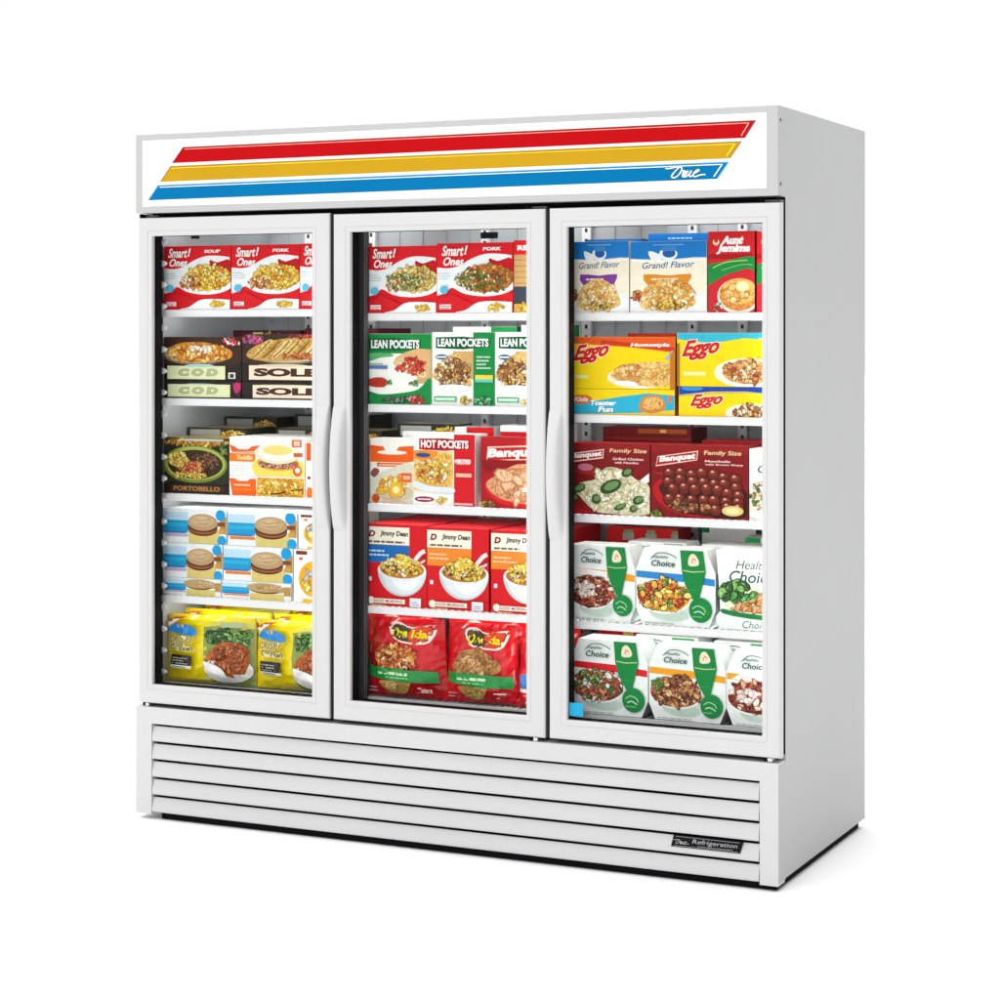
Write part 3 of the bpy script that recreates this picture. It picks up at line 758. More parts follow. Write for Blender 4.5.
z0 = LEV[0][3]+.002
lv = [(z0, .0520), (z0+.0530, .1010), (z0+.1550, .1010)]
rows_ = ['bottom', 'middle', 'top']
for i, (zz, hh) in enumerate(lv):
    wL = (.204, .2085, .2225)[i]; xM = (.2396, .2450, .2600)[i]
    sandwich(.0312, wL, zz, hh, 50+i*2, i == 0, 'blue and white box with a round brown sandwich, left stack, %s layer' % rows_[i])
    sandwich(xM, .2365, zz, hh, 51+i*2, i == 0, 'blue and white box with a round brown sandwich, right stack, %s layer' % rows_[i])
def deco_yel(p):
    p.ell(.45, .45, .34, .34, 'dca21c', 22); p.pile(.45, .45, .26, .22, ['f0d040', 'c8901c', 'f6e488', 'a8b0c0'], 26, .06, 2, edge='806010'); p.rect(.05, .9, .3, .97, '7a3018'); p.rect(.12, .8, .2, .85, 'e05828'); p.rect(.2, 0, 1, .08, 'e0b030')
plain('breakfast_carton', .5020, .15, YF, .2, z0+.155, .1010, 'f0efe8', 'e2e2dc', 'f0efe8', 'white carton with yellow food beside the sandwich boxes, upper of two', 'breakfast carton', 'white cartons beside the sandwich boxes', deco_yel, 58)
plain('breakfast_carton', .4860, .15, YF, .2, z0, .1535, 'f0efe8', 'e2e2dc', 'f0efe8', 'white carton with yellow food beside the sandwich boxes, lower of two', 'breakfast carton', 'white cartons beside the sandwich boxes', deco_yel, 59)

# ---- left door, bottom shelf: yellow bags
def yellowbag(x, w, z, h, seed, label, y=YF+.026):
    p = Pack(w, h, .06, bag=True, bulge=.030, taper=.03, seed=seed); p.body('f2d800', 'e0b800', 'e8c400')
    p.poly([(.46, 0), (.50, .25), (.46, .45), (.5, .7), (.58, .97), (1, .97), (1, 0)], 'd8cf52', 3)
    p.poly([(.47, .80), (.52, .86), (1, .84), (1, .0), (.60, .0), (.50, .12), (.46, .45)], '8a9a4c', 2)
    p.pile(.74, .70, .24, .10, ['3f7a2a', '5c9a3a', '86b85a', '2c5a1e'], 44, .045, 1.8, edge='1c3a14')
    p.ell(.74, .24, .25, .20, 'f2f0ee', 26)
    p.poly([(.50, .38), (.62, .58), (.72, .66), (.92, .60), (.96, .40), (.90, .16), (.76, .14), (.66, .26)], fink('b4581c'), 3)
    p.pile(.78, .42, .15, .19, ['c8682c', 'b04f18', 'd88a48', '9c4414', 'c05c20'], 60, .030, 2.2, edge='6a280c', elo=.2)
    p.poly([(.51, .36), (.56, .22), (.74, .14), (.70, .26)], 'f6f4f0', 3)
    p.rect(.68, .87, .93, .94, 'a9b48c')
    p.poly([(0, .88), (.12, .97), (.26, .985), (.05, .84)], 'c8541c'); p.poly([(.02, .87), (.12, .945), (.2, .95), (.06, .83)], 'f4efe8')
    p.poly([(.06, .76), (.36, .72), (.42, .78), (.34, .86), (.24, .88), (.12, .86)], '1f84d0', 3); p.ell(.24, .845, .07, .028, 'e8b040')
    p.text('CRISPY', .08, .60, .38, .70, '8a7a20', .03, .25, outline='efe6b4', ow=.05); p.text('Chicken', .10, .49, .38, .58, '5a5220', .03, .2, outline='efe6b4', ow=.05)
    p.rect(.10, .27, .36, .42, '1e1c1a'); p.rect(.10, .23, .37, .27, 'f4f0e0'); p.lines(.12, .29, .34, .40, 3, 'b8b4a8', .4); p.rect(.13, .24, .3, .255, '3a6ab0')
    return p.place('chicken_bag', x, z, y, label, BG, 'yellow frozen chicken bags on the bottom shelf')
z = LEV[0][4]+.002
yb = yellowbag(.0300, .3125, z, .198, 61, 'yellow bag of breaded chicken with blue logo, leftmost on the bottom shelf')
yb2 = yellowbag(.3450, .3000, z, .199, 62, 'yellow bag of breaded chicken partly behind the left door frame, right one in front')
for k in range(2):
    again(yb, .012*k, .085*(k+1), .006+.006*k, ('yellow chicken bag directly behind the leftmost one, only its top edge showing', 'yellow chicken bag third from the front at the left, only a strip showing')[k])
    again(yb2, .008*k, .085*(k+1), .006+.006*k, ('yellow chicken bag directly behind the right front one, only its top edge showing', 'yellow chicken bag third from the front at the right, only a strip showing')[k])

# ---- middle door, second shelf: green and white pocket sandwiches
G, DG = '0d8a3c', '0a5a34'
def pocket_title(p, t, bgc, u0, u1, v0, v1):
    p.poly([(u0, v0), (u0+(u1-u0)*.5, v0-.015), (u1, v0+.02), (u1, v1-.02), (u0+(u1-u0)*.5, v1+.01), (u0, v1)], bgc, 0); p.text(t, u0+.03, v0+.025, u1-.03, v1-.02, WH, .02, 0, outline='ffffff', ow=.02)
def lean_a(x, w, z, h, seed, label):
    p = Pack(w, h, .06, seed=seed); p.body('f1f3ea', '0c7a36', 'e8ece4')
    p.rect(0, .72, 1, 1, G); p.rect(.78, .3, 1, .78, 'c8a878'); pocket_title(p, 'LEAN POCKETS', DG, .03, .84, .77, .93)
    p.poly([(0, .0), (.98, .0), (.98, .38), (.8, .22), (.5, .16), (.2, .14), (0, .18)], '138a40', 3)
    p.poly([(0, .60), (.2, .66), (.4, .68), (.36, .72), (0, .72)], '5cb070', 2)
    p.poly([(.40, .58), (.6, .74), (.96, .78), (.95, .40), (.8, .42)], 'dcb078', 2)
    p.poly([(.42, .56), (.54, .66), (.78, .62), (.92, .44), (.86, .38), (.66, .44)], fink('e8c48c'), 3); p.pile(.68, .54, .24, .10, ['d8382a', 'c02418', 'f0e0c0', 'e8583c'], 40, .040, 1.8, edge='7a140c')
    p.poly([(.02, .26), (.26, .24), (.32, .32), (.24, .38), (.04, .36)], 'b83428', 2); p.pile(.35, .31, .05, .04, ['4c9a3c', '2c7a2c'], 7, .02, 1.5)
    p.rect(.02, .50, .32, .55, '5a78b0'); p.lines(.03, .56, .3, .60, 1, '88a89c'); p.pile(.74, .30, .08, .03, ['5ca84c', '2c8a34'], 9, .022, 1.6)
    p.pile(.46, .07, .22, .04, ['2c4a3a', '3c6a70', '889c98', '1c3a2c'], 30, .024, 2, edge='14241c'); p.pile(.78, .07, .12, .05, ['c83038', 'e87880', 'a01c28'], 14, .032, 1.4)
    return p.place('pocket_sandwich_box', x, z, YF, label, CT, 'green and white pocket sandwich boxes')
def lean_b(x, w, z, h, seed, label):
    p = Pack(w, h, .06, seed=seed); p.body('f3f2ec', '0c7a36', 'eceee6')
    p.rect(.66, 0, 1, 1, '108a40'); p.rect(0, 0, .66, .74, 'f6f3ea'); p.rect(.34, .36, .66, .74, 'cfa468')
    pocket_title(p, 'LEAN POCKETS', DG, .06, .93, .78, .93)
    p.poly([(.0, .40), (.2, .64), (.42, .72), (.5, .60), (.64, .30), (.5, .24), (.2, .30)], fink('e0b870'), 3)
    p.pile(.33, .44, .28, .19, ['6a3a1c', '8a5428', 'b07838', 'd8c8a0', 'e8a83c', 'efe2c4', 'a8642c'], 90, .036, 2, edge='4a2810', elo=.3)
    p.ell(.34, .24, .32, .045, 'f8f8f6'); p.ell(.16, .66, .10, .035, '2c5a8c'); p.rect(.08, .65, .24, .67, 'f4f4f0')
    p.rect(.04, .05, .40, .12, '2c9a6a'); p.rect(.06, .065, .38, .105, 'c8e8d4'); p.pile(.54, .07, .08, .04, ['e8c040', 'f0d870', 'b89020'], 12, .03, 1.4)
    p.lines(.72, .50, .95, .70, 4, 'b8dcc0', .5); p.rect(.70, .36, .98, .42, 'e8d040'); p.rect(.70, .32, .98, .36, '60c8c0')
    p.pile(.82, .06, .14, .05, ['2c9a5a', '7cc898', 'e8f4e8', '0c6a30'], 20, .03, 1.5, edge='0a4a24')
    return p.place('pocket_sandwich_box', x, z, YF, label, CT, 'green and white pocket sandwich boxes')
z = LEV[1][1]+.002
lean_a(.7300, .2060, z, 1.4395-z, 71, 'green and white pocket sandwich box with red pizza filling, left on the second shelf')
lb = lean_b(.9375, .1950, z, 1.4440-z, 72, 'green and white pocket sandwich box with beef filling, centre of the second shelf')
lb2 = lean_b(1.1345, .1850, z, 1.4445-z, 73, 'green and white pocket sandwich box half hidden by the middle door right frame')
plain('pocket_sandwich_box', .95, .20, .19, .06, z, .2180, 'f0f2ec', '0c7a36', '0f8c40', 'white and green carton showing just above the centre pocket sandwich box', CT, 'green and white pocket sandwich boxes',
      lambda p: (p.rect(.6, .8, 1, 1, '108a40'), p.rect(0, .7, 1, .8, 'c8dcd0')), 74)
plain('pocket_sandwich_box', 1.165, .15, .19, .06, z, .2230, 'eef2ee', '0c7a36', 'e8f0ec', 'white and pale blue carton showing above the rightmost pocket sandwich box', CT, 'green and white pocket sandwich boxes',
      lambda p: (p.rect(.1, .85, .9, .97, 'd8e4e8'), p.rect(0, .7, 1, .82, '108a40')), 75)

# ---- middle door, third shelf
z = LEV[1][2]+.002
p = Pack(.1400, 1.1440-z, .08, seed=81); p.body('f4f0e8', 'ece8e0', 'f6f4f0')
p.poly([(0, .90), (.3, .88), (.35, .82), (.6, .82), (.66, .88), (1, .90), (1, .66), (.5, .60), (0, .62)], 'ee5c14'); p.rect(0, .60, 1, .64, 'f6e8d8')
p.ell(.5, .79, .34, .032, 'f6efe4'); p.rect(.16, .57, .78, .63, 'c85a20'); p.rect(.2, .585, .74, .61, 'e8b890')
p.poly([(0, 0), (0, .36), (.25, .48), (.6, .58), (1, .6), (1, 0)], 'd8d4c0', 3); p.poly([(0, .46), (.1, .55), (.22, .50), (.1, .40)], '8a4c3a', 2)
p.ell(.56, .17, .46, .12, 'c8c0a0'); p.pile(.55, .27, .34, .13, ['f0c83c', 'e8b024', 'f6e080', 'e89a28', 'f0e8c8'], 34, .07, 1.4, edge='b07c14', elo=.2)
p.disc(.60, .22, .15, 'eab028'); p.disc(.60, .22, .08, 'f6e9a0'); p.rect(.72, .34, .95, .48, 'e85820'); p.rect(.76, .38, .92, .44, 'f8b890')
p.disc(.13, .08, .09, 'c8481c'); p.lines(.3, .03, .9, .1, 2, 'e0a878')
p.place('breakfast_carton', .7390, z, YF, 'small orange and white carton of egg bites, third shelf of the middle door', 'breakfast carton', 'orange and white breakfast cartons')
p = Pack(.1930, 1.1610-z, .075, seed=82); p.body('f2efe8', 'e8e8ea', 'f2f2f2')
p.rect(.66, 0, .998, .998, 'cf1520'); pocket_title(p, 'HOT POCKETS', 'a80f18', .09, .92, .78, .93)
p.rect(0, .2, .64, .76, 'f0c878'); p.poly([(0, .66), (.3, .60), (.4, .76), (0, .76)], 'e89030', 2); p.poly([(.04, .36), (.2, .56), (.48, .74), (.63, .66), (.62, .30), (.4, .26)], fink('e4b450'), 3)
p.pile(.32, .48, .27, .15, ['f0d060', 'd89428', 'c8502c', 'f6ecc8', 'e8b83c'], 60, .042, 1.8, edge='8a5a18', elo=.3)
p.poly([(0, .34), (.3, .27), (.64, .26), (.64, .18), (.2, .2), (0, .26)], 'dfe6ea', 3); p.rect(0, 0, .65, .17, 'f4f1ea'); p.rect(.05, .06, .32, .11, 'c03048'); p.ell(.18, .085, .16, .04, '8a2040'); p.rect(.07, .075, .29, .095, 'e8d0d8')
p.pile(.46, .08, .1, .04, ['e8b838', 'f0d070'], 10, .03, 1.6); p.ell(.16, .70, .12, .03, '2c4a8c')
p.rect(.70, .58, .93, .66, 'd8888c'); p.text('MELTED', .68, .60, .94, .65, WH, .03); p.rect(.70, .41, .95, .46, 'e8b8a0'); p.rect(.67, .02, .97, .05, 'e8b0b0')
hp = p.place('pocket_sandwich_box', .8790, z, YF, 'white and red pocket sandwich box with cheesy filling, centre of the third shelf', CT, 'red and white cartons on the third shelf', 0)
plain('pocket_sandwich_box', .745, .20, .235, .08, z, .2200, '2a2a20', '24241e', 'a8a890', 'dark carton with yellow stripes at the back left, behind the egg bites', CT, 'cartons behind on the third shelf', deco_dark, 84)
plain('pocket_sandwich_box', .79, .16, .185, .03, z, .2000, 'f2f2f0', 'e8e8ea', 'f4f4f4', 'plain white carton edge behind the egg bites carton', CT, 'cartons behind on the third shelf', None, 84)
plain('pocket_sandwich_box', .95, .125, .20, .08, z, .2150, 'c8141e', 'e8e8ea', 'ececec', 'red and white carton showing behind the pocket sandwich box', CT, 'cartons behind on the third shelf', lambda p: p.rect(0, .86, .3, 1, 'f0f0f0'), 85)
plain('pocket_sandwich_box', 1.10, .10, .19, .08, z, .2230, 'c41420', 'e4e4e8', 'f0f0f0', 'red carton behind the family meal box, left of two', CT, 'cartons behind on the third shelf', lambda p: p.rect(0, .92, 1, 1, 'f0f0f0'), 86)
plain('pocket_sandwich_box', 1.215, .085, .19, .08, z, .2250, 'c41420', 'e4e4e8', 'f0f0f0', 'red carton behind the family meal box, right of two', CT, 'cartons behind on the third shelf', lambda p: p.rect(0, .92, 1, 1, 'f0f0f0'), 87)
def banner(p, t, u0, v0, u1, v1):
    p.poly([(u0, v0), (u1, v0+.05), (u1+.01, v1), (u0+.02, v1-.05)], 'd8281e'); p.poly([(u0+.01, v0+.02), (u1-.01, v0+.065), (u1-.0, v1-.02), (u0+.03, v1-.06)], 'f0e4cc')
    p.poly([(u0+.02, v0+.03), (u1-.02, v0+.075), (u1-.01, v1-.035), (u0+.04, v1-.075)], 'c01c1c'); p.text(t, u0+.03, v0+.035, u1-.03, v1-.09, WH, .03, .1, outline='ffffff', ow=.02, rise=.045)
p = Pack(.1975, 1.1560-z, .05, seed=83); p.body('a8121c', '8a0c16', '9a101a')
p.rect(0, .9, 1, 1, 'b01820'); banner(p, 'Banquet', .08, .64, .97, .92); p.poly([(0, .62), (.1, .5), (.5, .6), (.98, .58), (.98, .66), (0, .68)], '8a0f18', 2)
p.poly([(.05, .32), (.2, .12), (.5, .03), (1, .02), (1, .2), (.5, .14), (.2, .24)], 'd01a24', 3)
p.poly([(.08, .34), (.28, .48), (.55, .62), (.85, .62), (1, .6), (1, .1), (.6, .08), (.25, .16)], fink('d8986a'), 4)
p.pile(.62, .36, .34, .20, ['dca078', 'c88458', 'e8b890', 'd09468'], 26, .11, 1.6, edge='b47448', elo=.3); p.pile(.7, .22, .26, .06, ['e8c0a0', 'f0d8c0', 'c88458'], 14, .06, 2.4, edge='a86840', elo=.3)
p.pile(.1, .05, .12, .04, ['a89030', '6a5a20'], 14, .03, 2)
p.place('family_meal_box', 1.0900, z, YF, 'dark red box with sliced meat, right end of middle door third shelf', CT, 'dark red family meal boxes')

# ---- middle door, fourth shelf: red breakfast bowl boxes
def bowlbox(x, w, z, h, seed, band, label):
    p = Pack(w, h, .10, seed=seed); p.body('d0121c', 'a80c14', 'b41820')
    p.rect(0, .75, .72, .965, 'f0ead8'); p.text('Jimmy Dean', .24, .84, .70, .92, '2c2420', .04, .15); p.text('D', .05, .84, .16, .92, '8a2c1c', .06, .2)
    p.lines(.05, .77, .66, .81, 1, '6a5c50', .6); p.rect(0, .53, .72, .745, band); p.lines(.04, .61, .45, .71, 2, 'f0c8a0' if band != '1768b4' else 'c8e0f0', .4)
    p.rect(.05, .30, .10, .35, 'e8e4f0')
    p.stroke([(.99, .70), (.90, .66), (.80, .56)], .06, 'dfe2e6'); p.stroke([(.98, .60), (.94, .56), (.82, .53)], .03, 'c8ccd2'); p.poly([(.9, .60), (.99, .66), (.99, .58)], 'a8101a')
    p.ell(.60, .45, .40, .325, 'c3cbd0', 30, 180, 360); p.ell(.62, .45, .37, .30, 'dde3e6', 30, 190, 352); p.ell(.66, .44, .26, .24, 'eef1f2', 24, 200, 340)
    p.ell(.60, .45, .395, .135, 'e6eaec', 30); p.ell(.60, .455, .36, .11, 'b87a2c', 28)
    p.pile(.60, .49, .32, .11, ['f3d648', 'f0c030', 'f8ec90', 'eab030', 'f6e060', '8a4c1c', 'f6eedc'], 90, .036, 1.9, edge='8a5a14', elo=.45); p.pile(.62, .56, .14, .07, ['f6e058', 'f8ec88', 'f0c83c'], 24, .04, 1.7, edge='a8781c', elo=.4)
    p.pile(.55, .46, .3, .07, ['5a2c10', '7a3c18', 'c8541c'], 14, .018, 1.5)
    p.stroke([(.0, .135), (.5, .12), (.99, .11)], .012, 'a00c14', 0)
    p.ell(.10, .065, .055, .045, 'f0ead8'); p.rect(.10, .035, .66, .09, 'f0ead8'); p.text('GOOD MORNING', .14, .045, .62, .08, '6a3a30', .02); p.lines(.12, .008, .4, .025, 1, 'f0c8a0')
    p.rect(.74, .01, .92, .115, 'dfe4e8'); p.lines(.77, .03, .90, .08, 2, '8a98a8')
    return p.place('breakfast_bowl_box', x, z, YF, label, CT, 'red breakfast bowl boxes on the fourth shelf')
z = LEV[1][3]+.002
bb = [bowlbox(.7240, .1960, z, 1.0-.0965-z, 91, '1768b4', 'red breakfast bowl box with a blue band, leftmost on the fourth shelf'),
      bowlbox(.9215, .1925, z, 1.0-.099-z, 92, 'e8862c', 'red breakfast bowl box with an orange band, fully visible, centre of the fourth shelf'),
      bowlbox(1.1215, .1900, z, 1.0-.1-z, 93, 'e8862c', 'red breakfast bowl box with an orange band, cut off by the middle door right frame')]
for k, o in enumerate(bb):
    again(o, .004, .104, 0, ('red breakfast bowl box second in line behind the blue banded one', 'red breakfast bowl box second in line behind the centre orange banded one', 'red breakfast bowl box second in line behind the right orange banded one')[k])
    again(o, .001, .212, 0, ('red breakfast bowl box third in line behind the blue banded one', 'red breakfast bowl box third in line behind the centre orange banded one', 'red breakfast bowl box third in line behind the right orange banded one')[k])

# ---- middle door, bottom shelf: red potato bags
def spud(x, w, z, h, seed, a, c, kind, label, y=YF+.030):
    p = Pack(w, h, .06, bag=True, bulge=.034, taper=.13, seed=seed); p.body('cc101c', 'a80c16', 'b8101a')
    out = [(.28, .93), (.44, .955), (.60, .90), (.90, .935), (.88, .78), (.78, .70), (.52, .705), (.36, .76)]
    p.poly(out, 'efe9d8', 3); q = [(.5+(u-.6)*.90+.1, .82+(v-.82)*.84) for u, v in out]; p.poly(q, '6a2016' , 3)
    p.poly([(.60, .885), (.86, .915), (.84, .79), (.76, .725), (.58, .73)], 'd83a18', 2); p.poly([(.32, .90), (.44, .925), (.57, .885), (.55, .735), (.40, .775)], '3a2410', 2)
    p.text(a, .34, .77, .56, .89, 'e8dc20', .04, .15, outline='6a5a08', ow=.03); p.text(c, .60, .765, .82, .875, 'f0d020', .04, .15, outline='a84010', ow=.03)
    if kind:
        p.pile(.40, .52, .27, .15, ['e8a04c', 'd8782c', 'f4c88c', 'c8601c', 'f0b870'], 60, .038, 2.4, edge='8a3410', elo=.1)
        p.pile(.40, .44, .27, .08, ['f0d8b0', 'e88a3c', 'd85a1c'], 24, .03, 2.2, edge='8a3410')
    else:
        p.poly([(.12, .44), (.16, .56), (.26, .66), (.5, .70), (.64, .62), (.80, .54), (.78, .42), (.5, .36)], fink('b98048'), 4)
        p.pile(.44, .52, .27, .12, ['c89058', 'b07838', 'd8a870', 'a86c30'], 44, .05, 2.6, edge='7c4c1c', elo=.2)
    p.poly([(.02, .40), (.02, .26), (.5, .22), (.94, .22), (.94, .37), (.5, .38)], '138a38', 0)
    p.lines(.20, .30, .74, .345, 1, 'cfe8b8', .8); p.lines(.28, .26, .6, .285, 1, '8fcf98', .6)
    p.poly([(.22, .22), (.30, .10), (.42, .055), (.55, .08), (.62, .20), (.6, .215)], 'b08a44', 3); p.pile(.43, .14, .12, .05, ['c8a258', 'a07a38', 'd8ba78'], 18, .03, 2, edge='7c5c24', elo=.4)
    p.poly([(.66, .08), (.96, .15), (.96, .2), (.66, .17)], 'b00c18'); p.text('T' if not kind else 'Taters', .70, .09, .86, .16, 'f4e4e0', .03, .2); p.lines(.06, .07, .2, .16, 2, 'f0d0d0', .3)
    return p.place('potato_bag', x, z, y, label, BG, 'red frozen potato bags on the bottom shelf')
z = LEV[1][4]+.002
s1 = spud(.7160, .2600, z, .2220, 101, 'Ore', 'Ida', True, 'red bag of golden potato bites with a green ribbon, left on the bottom shelf')
s2 = spud(.9680, .2330, z, .2200, 102, 'Ore', 'Ida', False, 'red bag of brown crinkle cut fries with a green ribbon, centre of the bottom shelf')
s3 = again(s1, .200, .085, .004, 'red potato bag peeping out between the two front potato bags')
again(s1, -.075, .10, .004, 'red potato bag edge at far left, behind the golden potato bites bag')
again(s2, .150, .085, .004, 'red potato bag peeping out right of the front crinkle cut fries bag')
p = Pack(.10, .19, .05, bag=True, bulge=.02, taper=.05, seed=104); p.body('d01420', 'a80c16', 'b8101a'); p.rect(.05, .28, 1, .48, '1d78c0'); p.rect(.05, .22, 1, .27, 'f0f0f0'); p.text('F', .2, .05, .5, .18, WH, .04)
p.place('potato_bag', 1.1960, z, YF+.026, 'narrow red bag with a blue block beside the middle door right frame', BG, 'red frozen potato bags on the bottom shelf')

# ---- right door, top shelf
def grands(x, w, z, h, seed, band, label, y=YF):
    p = Pack(w, h, .05, seed=seed); p.body('f3ead2', 'd8d0bc', '1c74b8')
    p.poly([(0, .76), (.3, .745), (.6, .75), (.85, .77), (1, .765), (1, 1), (0, 1)], '1478c6'); p.stroke([(.02, .735), (.4, .715), (.8, .73), (.98, .74)], .02, 'ffffff')
    p.poly([(.24, .86), (.34, .84), (.42, .78), (.36, .70), (.28, .74)], 'f4f4f2', 3); p.ell(.50, .82, .12, .085, 'e8f0f6'); p.ell(.51, .83, .085, .06, '1c5aa0'); p.rect(.42, .86, .6, .93, '3a84c4')
    p.rect(.3, .945, .7, .955, '88b8dc')
    p.text('Grand! Flavor', .16, .615, .84, .705, '285a9c', .01, .25, rise=.02)
    p.poly([(.18, .54), (.5, .52), (.8, .54), (.76, .42), (.72, .36), (.5, .40), (.24, .38)], band, 2); p.lines(.28, .455, .7, .50, 1, 'f4e0c0', .6)
    p.poly([(.02, .0), (.0, .16), (.14, .30), (.5, .24), (.9, .28), (1, .14), (1, 0)], 'e9ecee', 3); p.ell(.55, .14, .42, .13, 'f5f5f5')
    p.pile(.10, .24, .10, .07, ['c84a1c', 'b0341c', 'e08a3c', '8a9a4c'], 16, .03, 1.6)
    p.poly([(.14, .08), (.20, .34), (.44, .47), (.70, .40), (.86, .12), (.5, .03)], fink('ecc274'), 4)
    p.pile(.5, .23, .33, .20, ['f4dca8', 'e8b050', 'f8ecd0', 'd89434', 'f0c878'], 70, .042, 2, edge='a8702c', elo=.4); p.pile(.52, .10, .2, .05, ['e8c83c', 'c8962c', '8a5a1c'], 24, .024, 1.6)
    return p.place('biscuit_box', x, z, y, label, CT, 'blue and cream biscuit boxes on the top shelf')
z = LEV[2][0]+.002
grands(1.3600, .1740, z, 1.6880-z, 111, '7c3c98', 'blue and cream box with a purple band, leftmost on the right door top shelf')
grands(1.5375, .2185, z, 1.6850-z, 112, 'd98a24', 'blue and cream box with an orange band, next to the red pancake box')
plain('biscuit_box', 1.385, .16, .15, .05, z, .2000, '1a78c4', '0f5a9c', '1c74b8', 'blue box top edge behind the purple banded box', CT, 'blue and cream biscuit boxes on the top shelf', lambda p: p.lines(.2, .88, .7, .94, 1, 'a8cce4'), 113)
plain('biscuit_box', 1.565, .19, .15, .05, z, .2120, '1a78c4', '0f5a9c', '1c74b8', 'blue box standing higher behind the orange banded box', CT, 'blue and cream biscuit boxes on the top shelf', lambda p: (p.lines(.3, .93, .7, .97, 1, 'b8d8ec'), p.rect(.1, .80, .2, .83, '0c4a84')), 114)
def pancake(x, w, z, h, seed, label, d=.05, um=1.0):
    p = Pack(w, h, d, seed=seed, umax=um); p.body('d41a20', '2a1c14', 'b01820')
    p.rect(.0, .66, .95, .72, 'a81018'); p.text('Aunt', .28, .84, .76, .94, WH, .05, .3, outline='ffffff', ow=.02); p.text('Jemima', .18, .72, .90, .84, WH, .04, .3, outline='ffffff', ow=.02); p.disc(.17, .87, .07, 'f4d8b0'); p.disc(.17, .89, .045, 'b8341c')
    p.poly([(0, .58), (.3, .62), (.6, .66), (.98, .68), (.98, .50), (.6, .50), (.3, .44), (0, .34)], '148a3e', 3); p.stroke([(.1, .55), (.4, .62), (.85, .64)], .02, 'a8d86c'); p.stroke([(.3, .52), (.7, .585), (.95, .58)], .014, '8cc85c')
    p.poly([(0, .30), (.2, .40), (.6, .50), (.98, .50), (.98, 0), (0, 0)], 'cc2430', 3)
    p.ell(.66, .20, .46, .22, 'f0ece0', 28); p.ell(.66, .22, .42, .20, fink('d88c38'), 28); p.ell(.68, .26, .38, .16, fink('ecb860'), 26); p.pile(.62, .24, .26, .10, ['f0c878', 'e8a848', 'f6dca0', 'd8923c'], 26, .06, 1.6, edge='b87028', elo=.5); p.ell(.74, .32, .14, .06, 'f8ecb0')
    p.pile(.2, .06, .12, .05, ['f0ece0', '2c7a3c'], 10, .03, 1.6)
    return p.place('pancake_box', x, z, YF, label, CT, 'red and green pancake boxes on the top shelf')
pancake(1.7600, .1290, z, 1.7080-z, 115, 'red and green box with a pancake, whole front visible, right on the top shelf')
pancake(1.8945, .1290, z, 1.7060-z, 116, 'red and green box sliver at the far right end of the top shelf', um=.42)

